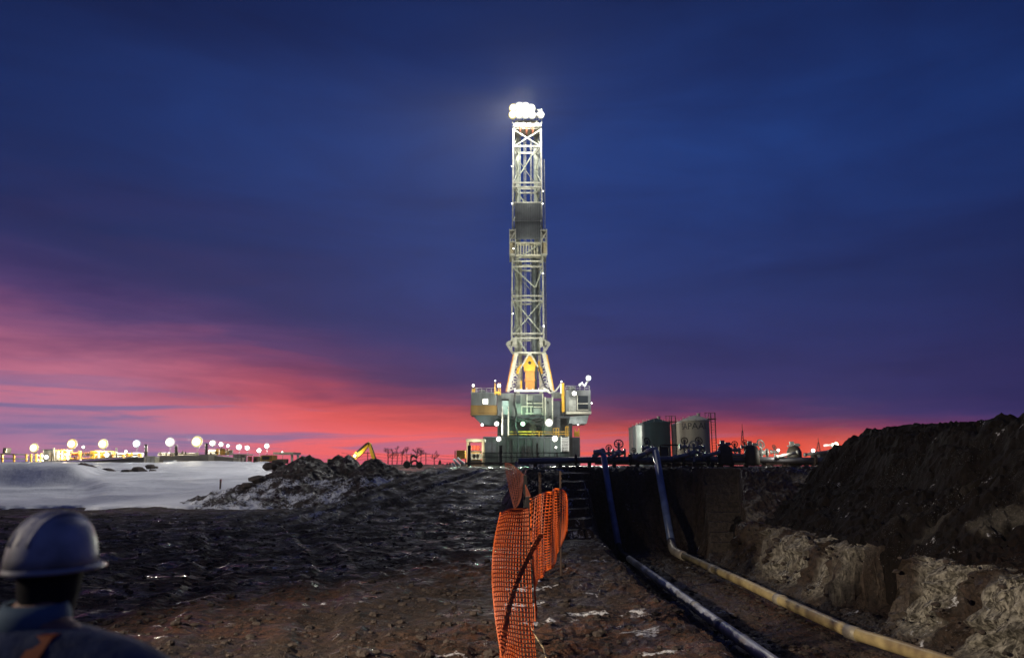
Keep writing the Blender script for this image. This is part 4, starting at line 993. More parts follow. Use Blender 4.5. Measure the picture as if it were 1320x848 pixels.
pole_lamp(1048, 580.5, 70, .26, LENSC, 900, (.9, .95, 1), 'small cool white lamp, left of the three beside the spoil pile', GRL)
pole_lamp(1076, 574, 70, .42, LENSY, 2600, (1, .9, .65), 'highest warm lamp, middle one of three beside the spoil pile', GRL, heads=2)
pole_lamp(1090, 580, 66, .36, LENSW, 3200, (1, .97, .85), 'white lamp touching the edge of the spoil pile', GRL)
mb = MB(); mb.ext(at(1036, 597, 62), at(1062, 590, 63.5)); mb.ext(at(1058, 600, 61), at(1084, 584, 63)); eq = mb.build('equipment_container', DGREEN, bevel=.05); tag(eq, 'low dark green equipment containers under the right lamps', 'container')
MB().ext(at(1060, 588, 60.9), at(1068, 586, 61)).build('vent', BLACK, eq)
mb = MB().path([at(1062, 574, 68), at(1070, 573.5, 68), at(1078, 578, 68)], .08, 6); tag(mb.build('lamp_bracket', WHITE), 'white curved bracket left of the highest warm lamp', 'bracket')
for px, py, lb in ((1003, 581, 'small pale lamp head over the header pipe, left of the tall barrel'),):
    p = mp(px, py-1); t = thing('inspection_lamp', p, lb, 'lamp'); floodlight(t, p, .09, LENSW, 40, name='lamp_head')
pole_lamp(1054, 594, 55, .16, LENSW, 160, (1, .9, .7), 'tiny bright lamp low behind the header pipe right of tall barrel', GRL)

# ------------------------------------------------------------------ facility on the left
GL = 'floodlight poles of the facility on the left'
fl = [(44, 577, 108, .78, LENSY, 3200, (1, .88, .55), 'leftmost big warm floodlight over the yellow handrail', 2), (93, 572, 108, .88, LENSO, 3600, (1, .8, .5), 'orange tinted big floodlight, second from the left', 2), (133, 572, 110, .88, LENSY, 3600, (1, .9, .6), 'warm big floodlight, third from the left', 3), (176, 571.5, 110, .66, LENSC, 2400, (.85, .95, 1), 'cool white angular floodlight above the small beige box', 2),
      (219, 569.5, 110, .80, LENSW, 3200, (1, .95, .8), 'big white floodlight over the left end of the beige wall', 2), (254, 569, 112, 1.0, LENSY, 4200, (1, .92, .7), 'largest floodlight, over the middle of the beige wall', 3), (274, 571, 125, .62, LENSW, 1800, (1, .95, .85), 'medium lamp just right of the largest floodlight', 1), (285, 572.5, 135, .52, LENSW, 1200, (1, .95, .85), 'second lamp right of the largest floodlight', 1), (294, 574.5, 150, .40, LENSW, 800, (1, .96, .9), 'tiny upper lamp at the end of the lamp row', 1), (293.5, 584, 120, .46, LENSW, 1100, (1, .95, .85), 'low lamp near the right end of the beige wall', 1),
      (308, 576, 120, .55, LENSW, 1300, (1, .95, .9), 'left lamp of the pair above the dark open shed', 1), (319, 577, 120, .46, LENSW, 1100, (1, .95, .9), 'right lamp of the pair above the dark open shed', 1), (334, 580.5, 120, .46, LENSW, 1000, (1, .95, .9), 'lamp between the red box and the yellow container', 1), (344, 574.5, 120, .50, LENSW, 1200, (1, .95, .9), 'rightmost high lamp, above the yellow container', 1),
      (107.5, 576, 110, .26, LENSW, 400, (1, .95, .9), 'small lamp right beside the orange tinted floodlight', 1), (60, 589, 104, .38, LENSC, 700, (.95, .97, 1), 'low lamp in front of the grey box on the left', 1), (86.5, 586, 106, .26, LENSW, 500, (1, .95, .8), 'small low lamp below the orange tinted floodlight', 1), (138, 586, 106, .44, LENSW, 900, (1, .95, .8), 'low lamp below the third big floodlight', 1), (364, 583.5, 118, .3, LENSW, 500, (1, .95, .9), 'lamp hanging bright under the long canopy', 1), (162.5, 581.5, 112, .24, LENSW, 400, (1, .95, .85), 'small lamp left of the cool white floodlight', 1)]
for px, py, Y, r_, ln, pw, col, lb, hd in fl: pole_lamp(px, py, Y, r_*1.15, ln, pw, col, lb, GL)
def seg(name, pts, h, Y, dep, m, label, cat, group=None):
    """a low wall through photograph points along its top, h pixels tall"""
    mb = MB()
    for (xa, ya), (xb, yb) in zip(pts[:-1], pts[1:]):
        a, b = at(xa, ya, Y), at(xb, yb, Y); hh = h*Y/F
        mb.add([(a.x, Y, a.z-hh), (b.x, Y, b.z-hh), (b.x, Y+dep, b.z-hh), (a.x, Y+dep, a.z-hh), (a.x, Y, a.z), (b.x, Y, b.z), (b.x, Y+dep, b.z), (a.x, Y+dep, a.z)], [(3, 2, 1, 0), (4, 5, 6, 7), (0, 1, 5, 4), (1, 2, 6, 5), (2, 3, 7, 6), (3, 0, 4, 7)])
    return tag(mb.build(name, m), label, cat, group)
GW = 'low walls of the left facility'
w1 = seg('containment_wall', [(-40, 598.5), (12, 598.5)], 6, 101, 1, CONC, 'dark containment wall piece at the left edge of the picture', 'wall', GW)
w2 = seg('containment_wall', [(37, 597), (50, 597), (105, 594), (160, 590.6), (186, 588.8)], 9.5, 101, 1, CONC, 'long dark containment wall rising toward the small beige box', 'wall', GW)
for a, b in (((38, 596.4), (51, 596)), ((54, 596), (104, 593.2)), ((108, 593), (159, 590)), ((164, 590.2), (179, 589.8))):
    mb = MB().beam(at(*a, 100.9)+Vector((0, 0, .08)), at(*b, 100.9)+Vector((0, 0, .08)), .14, .5); mb.build('lit_edge_strip', CREAM, w2)  # pale strip stands in for light along the wall top
w3 = seg('tank_wall', [(201, 588.5), (222, 587.5), (257, 586.5)], 11, 103, 2, BEIGE, 'long beige tank wall right of the small beige box', 'wall', GW)
w4 = seg('tank_wall', [(257, 585.4), (269, 585.6)], 12, 102, 3, BEIGE, 'paler end block in the middle of the beige wall', 'wall', GW)
w5 = seg('tank_wall', [(269.3, 586.4), (301, 590)], 9, 104, 2, BEIGE, 'beige wall sloping down to the dark open shed', 'wall', GW)
def simple(name, m, a, b, Y, dep, label, cat, extra=None, group=None, bevel=.05):
    mb = MB(); p, q = at(*a, Y), at(*b, Y); q.y = Y+dep; mb.ext(p, q); o = mb.build(name, m, bevel=bevel); tag(o, label, cat, group)
    for nm, mm, aa, bb in (extra or []): MB().ext(at(*aa, Y-.06), at(*bb, Y-.005)).build(nm, mm, o)
    return o
simple('utility_box', mat('lit_beige_box', (.55, .52, .38), .6), (187.5, 598), (200.5, 588.5), 99, 1.2, 'small beige utility box at the end of the containment wall', 'utility box', [('door', CREAM, (189, 597.5), (193.5, 589.6)), ('door', CREAM, (194.5, 597.5), (199, 589.6)), ('lid', CREAM, (187, 588.6), (201, 587.6))])
simple('white_cabinet', WHITE, (210, 597.2), (224, 593), 98, 1, 'low white cabinet on the snow before the beige wall', 'cabinet', [('lid', GREYW, (210.5, 593.2), (223.5, 592.6))])
simple('equipment_box', GREYW, (54, 595), (69, 579.5), 107, 2, 'grey equipment box behind the low lamp on the left', 'cabinet', [('roof', DGREY, (53.5, 580), (70, 578.8)), ('door', CREAM, (62, 594), (66, 583))])
simple('equipment_box', BLACK, (3, 584), (9, 577), 106, 1, 'dark camera like box on a post at the far left', 'cabinet', [('face', GALV, (5, 583.5), (8.8, 577.6))])
sh = simple('open_shed', CREAM, (300, 586.4), (318, 585), 110, 3, 'low shed with dark open front left of the red box', 'shed')
for x in (301, 306, 311, 317): MB().ext(at(x-.6, 597, 110), at(x+.6, 586.4, 110.3)).build('post', BLACK, sh)
MB().ext(at(301, 597, 112.5), at(317.5, 586.4, 113)).build('back_wall', DGREY, sh)
MB().ext(at(307, 596.6, 111), at(315, 590, 112)).build('white_drum', WHITE, sh)
simple('portable_box', REDP, (318.8, 596.5), (322.3, 588), 109, 1, 'narrow red box beside the dark open shed', 'box', [('door', mat('pink_panel', (.55, .22, .18), .6), (319.3, 595.5), (321.8, 589.5))])
simple('yellow_container', YEL, (336, 594.8), (351, 586.4), 108, 2.4, 'bright yellow container below the rightmost high lamp', 'container', [('louvre', BLACK, (338, 592), (347.5, 588))])
simple('pump_skid', mat('mustard', (.42, .33, .12), .6), (326, 596), (336, 588), 110, 2, 'mustard pump skid between red box and yellow container', 'machine', [('panel', DGREY, (328, 594), (331, 590)), ('panel', CREAM, (332, 595), (335, 589))])
CN = thing('canopy', at(370, 597, 116), 'long pale canopy on two white posts left of the earth mound', 'canopy')
MB().ext(at(352, 585.4, 114), at(388, 583.2, 118)).build('roof', CREAM, CN)
for x in (376.5, 384.2): MB().beam(at(x, 584, 115), at(x, 597.5, 115), .3).build('post', WHITE, CN)
MB().ext(at(352, 597.5, 115.5), at(372, 591.5, 116.5)).build('machinery', RUST, CN)
# handrails and yellow pipework
HR = thing('handrail', at(40, 597, 104), 'yellow lit handrail with platform at the left edge', 'handrail')
mb = MB()
for y in (584.8, 590.6): mb.beam(at(-20, y-.4, 104), at(35, y+1, 104), .16); mb.beam(at(35, y+1, 104), at(56, y+2.5, 104), .12)
mb.build('rail', CREAM, HR)
for x in (-14, 3, 18, 34, 40, 47, 53): MB().beam(at(x, 584.8, 104), at(x, 595.4, 104), .2).build('post', YEL, HR)
MB().ext(at(9, 597.8, 102), at(27, 596, 104)).build('platform', CREAM, HR)
MB().ext(at(8, 602, 101), at(14, 597.4, 102.4)).build('pedestal', BEIGE, HR)
def pipework(x0, x1, y0, y1, Y, seed, label, cols=(YEL, CREAM, AMBER)):
    rr = random.Random(seed); t = thing('process_pipework', at((x0+x1)/2, y1, Y+1), label, 'pipework', 'lit process pipework of the left facility')
    for m_, nm in zip(cols, ('pipe', 'frame', 'valve')):
        mb = MB()
        for i in range(5):
            x = rr.uniform(x0, x1); y = rr.uniform(y0, y1)
            if nm == 'pipe': mb.path([at(x0, y, Y+rr.random()*2), at(x1, y+rr.uniform(-.4, .4), Y+rr.random()*2)], rr.uniform(.08, .2), 8)
            elif nm == 'frame': mb.beam(at(x, y0-.5, Y), at(x, y1, Y), rr.uniform(.14, .3)); mb.beam(at(x, y0, Y), at(x, y0, Y+2), .15)
            else: mb.ext(at(x-.9, y+1.2, Y-.3), at(x+.9, y-1.2, Y+.3)); mb.tube(at(x, y, Y), at(x, y-3, Y), .09, 6)
        mb.build(nm, m_, t)
    return t
pipework(70, 92, 581.5, 593, 106, 1, 'yellow process pipework right of the grey equipment box')
pipework(93, 121, 581.5, 592, 107, 2, 'orange and yellow pipework below the orange tinted floodlight', (AMBER, YEL, RUST))
pipework(122, 146, 582.5, 591, 107, 3, 'pale yellow pipework below the third big floodlight')
pipework(147, 184, 584.5, 589.5, 109, 4, 'small scattered yellow pipework under the cool white floodlight', (CREAM, YEL, YEL))
pipework(204, 256, 583.8, 587, 108, 5, 'thin dark and pale pipework along the beige wall top', (BEIGE, CREAM, RUST))
pipework(269, 300, 578.5, 586.5, 110, 6, 'pipe gallery with pale rails right of the dark stacks', (CREAM, YEL, RUST))
for i, (x, y0, y1, lb) in enumerate(((188.3, 573, 590, 'black ringed stack rising behind the small beige box'), (227, 573.5, 587, 'black stack right beside the big white floodlight'), (266, 571.5, 586, 'black stack right of the largest floodlight'), (150, 577, 589, 'greenish post left of the small yellow valves'), (69.5, 577, 594, 'pale post at the right end of the grey equipment box'))):
    t = MB().tube(at(x, y1, 105), at(x, y0, 105), .17 if i < 3 else .12, 10).build('vent_stack', BLACK if i < 3 else BEIGE, None, True); tag(t, lb, 'stack', 'thin stacks of the left facility')
    if i < 3:
        mb = MB()
        for k in range(4): p = at(x, lerp(y0+.5, y1-3, k/3), 105); mb.lathe(p, [(.16, -.08), (.24, -.08), (.24, .08), (.16, .08)], 12)
        mb.build('ring', RUST, t)

# wooden survey stake in the snow
p = at(283, 641, 42.5); q = at(284.6, 618, 42.6)
stk = MB().beam(p-Vector((0, 0, .3)), q, .085, .05).build('survey_stake', WOOD); tag(stk, 'thin wooden survey stake with pinkish tip standing alone in the snow', 'stake')
MB().beam(q-Vector((0, 0, .2)), q+Vector((0, 0, .02)), .095, .06).build('painted_tip', mat('faded_pink_paint', (.45, .16, .15), .7), stk)

# ------------------------------------------------------------------ excavator behind the mound
YE = 62.
def ep(px, py, d=0): v = at(px, py, YE); v.y += d; return v
EX = thing('excavator', ep(450, 604), 'yellow excavator behind the mounds with its lit boom raised', 'excavator')
def arm(pts, ws, d0, d1):
    mb = MB(); up = []; dn = []
    for (x, y), w in zip(pts, ws): v = ep(x, y); up.append((v.x, v.z+w)); dn.append((v.x, v.z-w))
    return mb.prism(up+dn[::-1], YE+d0, YE+d1)
EXY = mat('digger_yellow', (.62, .40, .03), .5, 0, .25, 2.)
arm([(452, 594), (459, 587), (468, 580), (475.5, 572)], (.16, .30, .26, .18), -.25, .25).build('boom', EXY, EX)
mb = MB(); a, b, c, d = ep(474, 570.5), ep(478.2, 571), ep(486.5, 597), ep(482, 599)
mb.prism([(a.x, a.z), (b.x, b.z), (c.x, c.z), (d.x, d.z)], YE-.2, YE+.2); mb.build('stick', EXY, EX)
mb = MB(); mb.tube(ep(461, 583, -.3), ep(474, 571.5, -.3), .09, 8); mb.tube(ep(479, 573, -.25), ep(487, 596, -.25), .05, 8); mb.build('hydraulic_ram', BLACK, EX)
mb = MB(); v = ep(484, 600); mb.prism([(v.x-.5, v.z+.4), (v.x+.35, v.z+.5), (v.x+.5, v.z-.3), (v.x+.1, v.z-.7), (v.x-.6, v.z-.4)], YE-.6, YE+.6); mb.build('bucket', RUST, EX)
v = ep(446, 599); MB().box((v.x, YE+.3, 1.55), (2.6, 2.4, .9)).build('engine_house', EXY, EX, bevel=.1)
cb = MB().box((v.x-.7, YE-.6, 1.9), (1.2, 1.0, 1.1)).build('cab', EXY, EX, bevel=.08); MB().box((v.x-.7, YE-1.11, 2.05), (.9, .04, .6)).build('window', GLASS, cb)
for s_ in (-1, 1): MB().box((v.x, YE+.3+s_*1.1, .95), (3.4, .55, .75)).build('track', BLACK, EX, bevel=.25)
floodlight(EX, ep(459, 587.3, -.45), .2, LENSY, 150, (1, .85, .45), name='boom_light')

# ------------------------------------------------------------------ trees and things on the skyline
def bare_tree(px, ytop, Y, seed, label, spread=.5):
    rr = random.Random(seed); b = at(px, 601, Y); b.z = 1.7; H = at(px, ytop, Y).z-1.7
    t = thing('bare_tree', b, label, 'tree', 'bare trees on the skyline')
    tr = MB(); tr.path([b, b+Vector((rr.uniform(-.1, .1), 0, H*.5)), b+Vector((rr.uniform(-.2, .2), 0, H))], .14, 6, .03); tr.build('trunk', BARK, t)
    cr = MB()
    def br(p, d, L, r, k):
        q = p+d*L; cr.path([p, p+d*L*.5+Vector((rr.uniform(-.06, .06), 0, .03)), q], r, 4, r*.5, False)
        if k:
            for _ in range(rr.choice((2, 3, 3))):
                nd = (d+Vector((rr.uniform(-1, 1), rr.uniform(-1, 1), rr.uniform(-.2, .8)))*.75).normalized(); br(p+d*L*rr.uniform(.5, 1), nd, L*.62, r*.6, k-1)
    for i in range(9):
        z = H*rr.uniform(.45, .97); a = rr.uniform(0, 6.28)
        br(b+Vector((0, 0, z)), Vector((math.cos(a)*spread*1.6, math.sin(a)*spread, .6)).normalized(), (H*1.1-z)*.5*spread+.35, .05, 3)
    cr.build('crown', BARK, t)
    return t
TR = [(500, 578, .55), (505.5, 580.5, .4), (511.5, 577.5, .3), (518, 581.5, .35), (524, 577.5, .4), (537, 577.5, .7), (542, 579, .4), (560, 583.5, .5)]
for i, (x, y, s_) in enumerate(TR): bare_tree(x, y, 150+(i*37 % 40), 50+i, f'bare dark tree, {ORD[i]} from the left in the skyline row beside the rig', s_)
GP = 'utility poles on the skyline'; wp = []
for i, (x, y, lb) in enumerate(((474, 582, 'left utility pole, wires passing behind the digger stick'), (530, 584, 'middle utility pole among the bare trees'), (549, 583, 'right utility pole past the bare trees'))):
    b = at(x, 601, 140); q = at(x, y, 140); b.z = 1.7
    t = MB().tube(b, q, .08, 6).build('utility_pole', BARK); tag(t, lb, 'utility pole', GP); MB().beam(q+Vector((-.7, 0, -.25)), q+Vector((.7, 0, -.25)), .1).build('crossarm', BARK, t); wp.append(q)
mb = MB()
for dz in (-.2, -.75, -1.3):
    for a, b in ((at(440, 582, 140), wp[0]), (wp[0], wp[1]), (wp[1], wp[2]), (wp[2], at(600, 586, 140))):
        mb.path([a.lerp(b, i/8)+Vector((0, 0, dz-.25*math.sin(math.pi*i/8))) for i in range(9)], .022, 4)
tag(mb.build('power_line', BLACK), 'three thin power lines strung between the skyline poles', 'wires')
for i, (x, y) in enumerate(((567, 592), (571, 597), (576.5, 596), (580, 595.5), (583.5, 597), (551.5, 598))):
    b = at(x, 602, 130); b.z = 1.7; hh = at(x, y, 130).z-1.7; t = thing('small_evergreen', b, f'small dark evergreen on the skyline, {["tallest, left of the yellow tank", "low one right of the tallest", "third from the left before the yellow tank", "second from the yellow tank", "nearest to the yellow tank", "lone low one by the right utility pole"][i]}', 'tree', 'small evergreens on the skyline')
    MB().tube(b, b+Vector((0, 0, hh)), .06, 6, .02).build('trunk', BARK, t)
    mb = MB(); rr = random.Random(i)
    for k in range(240):
        z = rr.uniform(.12, 1)*hh; w = (1-z/hh)*.55+.06; a = rr.uniform(0, 6.28); p = b+Vector((0, 0, z)); q = p+Vector((math.cos(a)*w, math.sin(a)*w, -.12)); u = Vector((-math.sin(a), math.cos(a), 0))*.09
        mb.add([p, q-u, q+u+Vector((0, 0, .05))], [(0, 1, 2)])
    mb.build('crown', NEEDLE, t)
PT = thing('pipe_trailer', at(531, 602, 72), 'black low trailer with two arched hoops on the ramp crest', 'trailer')
MB().ext(at(521, 601.5, 71.5), at(547, 600, 73)).build('bed', BLACK, PT)
for x, r_ in ((524.5, 4), (534.5, 5)):
    MB().path([at(x+r_*math.cos(a), 600-r_*1.3*math.sin(a), 72) for a in [math.pi*i/12 for i in range(13)]], .09, 8).build('hoop', BLACK, PT, True)
mb = MB(); mb.beam(at(529, 600, 72), at(530, 589.5, 72), .13); mb.path([at(529.4, 589, 72), at(533, 587, 72), at(538, 590, 72)], .12, 6); mb.build('crane_arm', BLACK, PT)
for x in (525, 541):
    mb = MB(); c = at(x, 602, 71.6); mb.lathe((c.x, 71.5, 1.95), [(.08, -.1), (.32, -.1), (.32, .1), (.08, .1)], 14, 'Y'); mb.build('wheel', BLACK, PT)

# ------------------------------------------------------------------ orange safety fence
FN = thing('safety_fence', (.1, 8.6, 0), 'bright orange plastic mesh fence sagging around a black post', 'safety fence')
def net(name, m, ctrl, nu, nv, parent, ripple=None, rh=.0058, rv=.0042, cstep=1):
    A = sheet(name+'_tmp', m, ctrl, nu, nv, parent, ripple); me = A.data; P = WLOC[parent]
    V = [v.co.copy()+P for v in me.vertices]; bpy.data.objects.remove(A); bpy.data.meshes.remove(me)
    mb = MB()
    for j in range(nv): mb.path([V[i*nv+j] for i in range(nu)], rh*(1.5 if j in (0, nv-1) else 1), 4)
    for i in range(0, nu, cstep): mb.path([V[i*nv+j] for j in range(nv)], rv, 4)
    return mb.build(name, m, parent)
def gr(cols): return [[tuple(at(*p)) for p in c] for c in cols]
def ripA(G):
    G[..., 1] += .06*np.sin(np.linspace(0, 5, G.shape[0]))[:, None]+.05*fbm(G[..., 0]*3+1, G[..., 2]*2, 2, 5); return G
ctrlA = gr([[(653, 905, 7.1), (646, 845, 7.4), (639, 800, 7.6), (634.5, 745, 7.8), (637, 700, 8.0), (645, 661, 8.2)],
            [(662, 905, 7.2), (656, 845, 7.6), (650, 800, 7.8), (646, 745, 8.0), (648, 700, 8.2), (655, 657, 8.4)],
            [(676, 905, 7.4), (671, 850, 7.9), (667, 800, 8.2), (664, 745, 8.4), (665, 700, 8.5), (669, 656, 8.6)],
            [(696, 905, 7.9), (691, 850, 8.3), (687, 800, 8.6), (684, 745, 8.7), (682, 700, 8.75), (680.5, 654, 8.8)]])
net('net_panel', ORANGE, ctrlA, 17, 46, FN, ripA, .0064, .0036)
def ripB(G):
    n = G.shape[0]; ph = np.linspace(0, 30, n)[:, None]
    G[..., 1] += .10*np.sin(ph+G[..., 2]*.8); G[..., 0] += .022*np.sin(ph*.7+G[..., 2]*2); return G
ctrlB = gr([[(689, 800, 8.85), (686, 750, 8.9), (684, 700, 8.92), (683, 645, 8.95)],
            [(694, 748, 9.2), (693, 712, 9.25), (692, 680, 9.3), (694, 638, 9.3)],
            [(707, 735, 9.7), (706, 705, 9.75), (706, 670, 9.8), (708, 634, 9.8)],
            [(722, 708, 10.3), (722, 685, 10.3), (722, 660, 10.3), (722, 630, 10.35)],
            [(732, 676, 10.8), (733.5, 664, 10.8), (734, 652, 10.8), (733.5, 641, 10.8)]])
net('net_panel', ORANGE, ctrlB, 49, 30, FN, ripB, .0060, .0040, 2)
ctrlC = gr([[(701, 688, 8.5), (680, 726, 8.35), (664, 765, 8.1), (655, 805, 7.8), (649, 860, 7.3), (647, 905, 7.1)],
            [(693, 690, 8.45), (673, 728, 8.3), (658, 766, 8.05), (649, 806, 7.75), (643, 860, 7.3), (641, 905, 7.1)]])
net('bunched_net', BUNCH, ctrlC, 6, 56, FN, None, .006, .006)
mb = MB().path([at(684, 806, 8.6), at(692, 822, 8.3), at(701, 836, 8.0), (.34, 7.6, .03), (.5, 7.2, .03)], .008, 6); mb.build('tie_rope', mat('pale_rope', (.6, .5, .3), .8), FN, True)
GF = 'fence posts along the trench edge'
def post(px, y0, y1, Y, r_, label, m=BLACK):
    a, b = at(px[0], y0, Y), at(px[1], y1, Y); gz = zat(b.x, Y)
    mb = MB().beam((b.x, Y, gz-.35), a, r_*2, r_*1.6); t = mb.build('fence_post', m); tag(t, label, 'post', GF)
    mb = MB()
    for i in range(9): q = Vector((lerp(a.x, b.x, i/9), Y, lerp(a.z, b.z, i/9)-.05)); mb.box(q+Vector((r_, 0, 0)), (.03, .02, .03))
    mb.build('stud', m, t)
    return t
post((680, 685), 640, 806, 8.9, .024, 'black studded steel fence post inside the bright orange net')
post((677, 677), 612, 680, 13.2, .03, 'second thin black post right behind the net, by the dull far net')
post((695.5, 696), 609, 640, 14.5, .02, 'thin grey post behind the right half of the net', RUST)
post((722, 722), 607, 660, 14, .015, 'thin stake at the back of the net by the cut steps', RUST)
FD = thing('safety_fence', (.1, 13.5, .3), 'dull brown orange mesh hanging farther back before the ramp', 'safety fence')
ctrlD = gr([[(663, 655, 13.3), (657, 632, 13.6), (653, 612, 14), (651, 597, 14.2)], [(668, 650, 13.2), (666, 635, 13.4), (663, 617, 13.6), (660, 599, 13.8)], [(672, 640, 13.1), (673, 632, 13.2), (674, 622, 13.3), (676, 613, 13.3)]])
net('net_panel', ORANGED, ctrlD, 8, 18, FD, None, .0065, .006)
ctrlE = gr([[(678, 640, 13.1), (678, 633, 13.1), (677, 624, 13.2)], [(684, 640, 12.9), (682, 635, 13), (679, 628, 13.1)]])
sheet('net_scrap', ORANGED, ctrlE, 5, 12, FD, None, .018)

# ------------------------------------------------------------------ person in the foreground
def skin(name, pts, edges, radii, m, parent, root=0, sub=2):
    me = bpy.data.meshes.new(name); bm = bmesh.new(); L = bm.verts.layers.skin.verify()
    vs = [bm.verts.new(Vector(p)) for p in pts]
    for i, (v, r_) in enumerate(zip(vs, radii)):
        v[L].radius = (r_ if isinstance(r_, tuple) else (r_, r_)); v[L].use_root = (i == root)
    for a, b in edges: bm.edges.new((vs[a], vs[b]))
    bm.to_mesh(me); bm.free(); o = bpy.data.objects.new(name, me); COL.objects.link(o); o.parent = parent; me.materials.append(m)
    k = o.modifiers.new('skin', 'SKIN'); k.use_smooth_shade = True; q = o.modifiers.new('sub', 'SUBSURF'); q.levels = sub; q.render_levels = sub
    WLOC[o] = WLOC[parent]; return o
PP = thing('person', (-1.51, 2.48, -.03), 'person in white hard hat and dark jacket with orange strap, close at the left edge', 'person')
PP.rotation_euler = (0, 0, R(-14))
SKIN = mat('skin', (.36, .20, .14), .55, 0, .1, 8.)
JACK = mat('navy_jacket', (.045, .075, .16), .8, 0, .4, 9., .02, 14.)
DARKF = mat('black_cloth', (.012, .012, .016), .9, 0, .3, 12., .003, 60.)
hd = 1.56
pts = [(0, 0, .95), (0, 0, 1.12), (0, .01, 1.30), (0, 0, 1.42), (0, .02, 1.50), (0, .05, hd+.02), (0, .045, hd+.10)]
rad = [(.16, .11), (.15, .11), (.17, .12), (.09, .08), .056, (.07, .085), (.07, .085)]
E = [(i, i+1) for i in range(6)]
def add(chain, radii, start):
    prev = start
    for p, r_ in zip(chain, radii): pts.append(p); rad.append(r_); E.append((prev, len(pts)-1)); prev = len(pts)-1
    return prev
hands = []
for s_ in (-1, 1):
    w = add([(s_*.17, 0, 1.39), (s_*.215, -.01, 1.30), (s_*.25, -.03, 1.10), (s_*.26, .05, .88), (s_*.26, .07, .82)], [.06, .052, .044, .03, .036], 3); hands.append((s_, w))
    add([(s_*.10, 0, .88), (s_*.11, .01, .50), (s_*.11, -.03, .10), (s_*.115, .10, .04)], [.085, .058, .045, .04], 0)
for s_, w in hands:
    for k, (dx, L_) in enumerate(((-.03, .075), (-.01, .085), (.01, .08), (.03, .06))):
        add([(s_*.26, .08+dx, .775), (s_*.255, .085+dx*1.1, .775-L_*.5), (s_*.245, .09+dx*1.1, .775-L_)], [.011, .009, .008], w)
    add([(s_*.245, .115, .80), (s_*.235, .13, .765)], [.011, .009], w)
body = skin('body', pts, E, rad, SKIN, PP)
jp = [(0, 0, .86), (0, 0, 1.05), (0, 0, 1.25), (0, -.005, 1.38), (0, .0, 1.445)]
jr = [(.20, .15), (.20, .15), (.215, .16), (.15, .12), (.085, .085)]; je = [(0, 1), (1, 2), (2, 3), (3, 4)]
for s_ in (-1, 1):
    k = len(jp); jp += [(s_*.25, -.005, 1.30), (s_*.45, -.01, 1.275), (s_*.55, -.03, 1.05), (s_*.42, .05, .84)]; jr += [.135, .15, .12, .08]; je += [(3, k), (k, k+1), (k+1, k+2), (k+2, k+3)]
skin('jacket', jp, je, jr, JACK, PP)
tp = [(0, 0, .92), (0, 0, .84)]; trr = [(.17, .13), (.16, .12)]; te = [(0, 1)]
for s_ in (-1, 1):
    k = len(tp); tp += [(s_*.105, 0, .74), (s_*.115, .01, .48), (s_*.115, -.03, .14)]; trr += [.105, .082, .07]; te += [(1, k), (k, k+1), (k+1, k+2)]
skin('trousers', tp, te, trr, DARKF, PP)
O = WLOC[PP]
def lb(x, y, z): return O+Vector((x, y, z))
for s_ in (-1, 1):
    mb = MB(); mb.box(lb(s_*.115, .04, .05), (.11, .30, .10)); mb.box(lb(s_*.115, -.03, .16), (.12, .14, .16)); mb.build('boot', BLACK, PP, bevel=.03)
# dark balaclava hood around the head, face left open
mb = MB(); mb.lathe(lb(0, .045, hd), [(.075, -.14), (.075, -.09), (.088, -.03), (.094, .03), (.09, .09), (.06, .13), (.001, .145)], 24, sx=.93, sy=1.1)
mb.f = [f for f in mb.f if not (sum((mb.v[i]-lb(0, .045, hd)).y for i in f)/len(f) > .07 and abs(sum((mb.v[i]-lb(0, .045, hd)).z for i in f)/len(f)+.01) < .075)]
mb.build('hood', DARKF, PP, True)
# face
mb = MB(); mb.ball(lb(0, .125, hd-.015), .014, 8, 6, 1.6); mb.build('nose', SKIN, PP, True)
for s_ in (-1, 1): MB().ball(lb(s_*.031, .118, hd+.018), .011, 8, 6).build('eye', mat('eye', (.6, .6, .58), .2), PP, True)
MB().box(lb(0, .123, hd-.055), (.045, .012, .009)).build('mouth', mat('lips', (.3, .12, .10), .5), PP, bevel=.003)
# collar
mb = MB(); mb.lathe(lb(0, 0, 1.45), [(.105, -.04), (.10, .02), (.088, .055), (.08, .05), (.085, -.02)], 24, sx=1.05, sy=1); mb.build('collar', mat('pale_blue_collar', (.16, .26, .34), .8), PP, True)
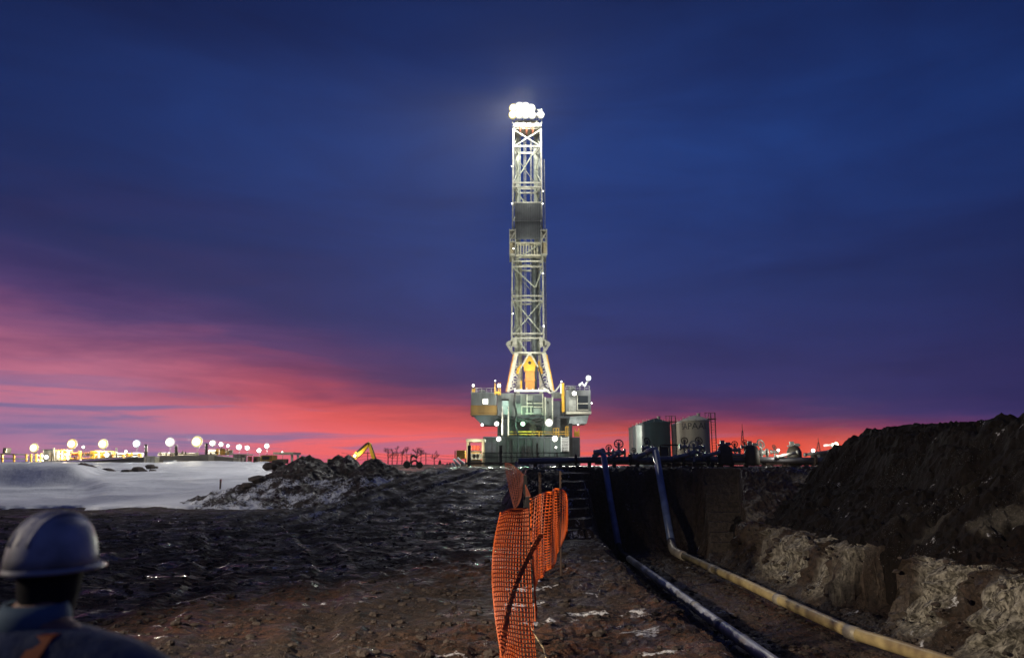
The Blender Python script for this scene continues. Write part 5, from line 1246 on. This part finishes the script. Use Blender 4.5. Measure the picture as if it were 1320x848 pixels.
# orange strap over the right shoulder and back
for s_ in (-1, 1):
    mb = MB(); ctr = [(s_*.11, -.19, 1.0), (s_*.12, -.185, 1.2), (s_*.135, -.165, 1.33), (s_*.14, -.09, 1.425), (s_*.14, .03, 1.425), (s_*.12, .13, 1.33), (s_*.11, .17, 1.15)]
    for i in range(len(ctr)-1):
        a, b = Vector(ctr[i]), Vector(ctr[i+1]); w = Vector((.03, 0, 0)); nn = (b-a).cross(w).normalized()*(-.008)
        mb.add([lb(*(a-w)), lb(*(a+w)), lb(*(b+w)), lb(*(b-w)), lb(*(a-w+nn)), lb(*(a+w+nn)), lb(*(b+w+nn)), lb(*(b-w+nn))], [(0, 1, 2, 3), (7, 6, 5, 4), (0, 4, 5, 1), (1, 5, 6, 2), (2, 6, 7, 3), (3, 7, 4, 0)])
    mb.build('strap', mat('orange_strap', (.55, .13, .03), .7), PP)
HATM = mat('hard_hat_plastic', (.72, .74, .76), .45, 0, .25, 9., .0006, 80., spec=.4, dirt=(.40, .40, .40))
mb = MB(); hz = 1.612
mb.lathe(lb(0, .045, hz), [(.132, 0), (.131, .03), (.124, .075), (.105, .12), (.07, .15), (.03, .162), (.0005, .164)], 40, sx=.90, sy=1.12); HH = mb.build('hard_hat', HATM, PP, True)
mb = MB(); n = 40; o_ = []
for j in range(n):
    a = 2*math.pi*j/n; pk = .005+.038*max(0, math.sin(a))**2
    for rr_, zz in ((.128, .006), (.132+pk, -.012), (.130+pk, -.018), (.126, 0)): mb.v.append(lb(math.cos(a)*rr_*.90, .045+math.sin(a)*rr_*1.12, hz+zz))
for j in range(n):
    for k in range(4): a = j*4; b = ((j+1) % n)*4; mb.f.append((a+k, b+k, b+(k+1) % 4, a+(k+1) % 4))
mb.build('brim', mat('pale_brim', (.6, .61, .6), .4), HH, True)
mb = MB()
for dx in (-.035, 0, .035): mb.path([lb(dx, .045+.142*math.cos(a), hz+.02+.148*math.sin(a)*(1 if dx == 0 else .97)) for a in [.35+math.pi*.78*i/14 for i in range(15)]], .008, 6)
mb.build('shell_ridge', HATM, HH, True)

# ------------------------------------------------------------------ thin haze added for a glow round the lamps
HZ = 0.0003
hm = bpy.data.materials.new('haze'); hm.use_nodes = True; n = hm.node_tree.nodes; l = hm.node_tree.links
n.remove(n['Principled BSDF']); pv = n.new('ShaderNodeVolumePrincipled'); pv.inputs['Density'].default_value = HZ; pv.inputs['Color'].default_value = (.9, .9, .92, 1); pv.inputs['Anisotropy'].default_value = .45
l.new(pv.outputs[0], n['Material Output'].inputs['Volume'])
hb = MB().ext((-130, -70, -2), (130, 175, 54)).build('haze', hm); hb['kind'] = 'stuff'; hb['label'] = 'thin haze added for a glow round the lamps'
hb.visible_shadow = True
SC.cycles.volume_step_rate = 4; SC.cycles.volume_max_steps = 64; SC.cycles.volume_bounces = 0
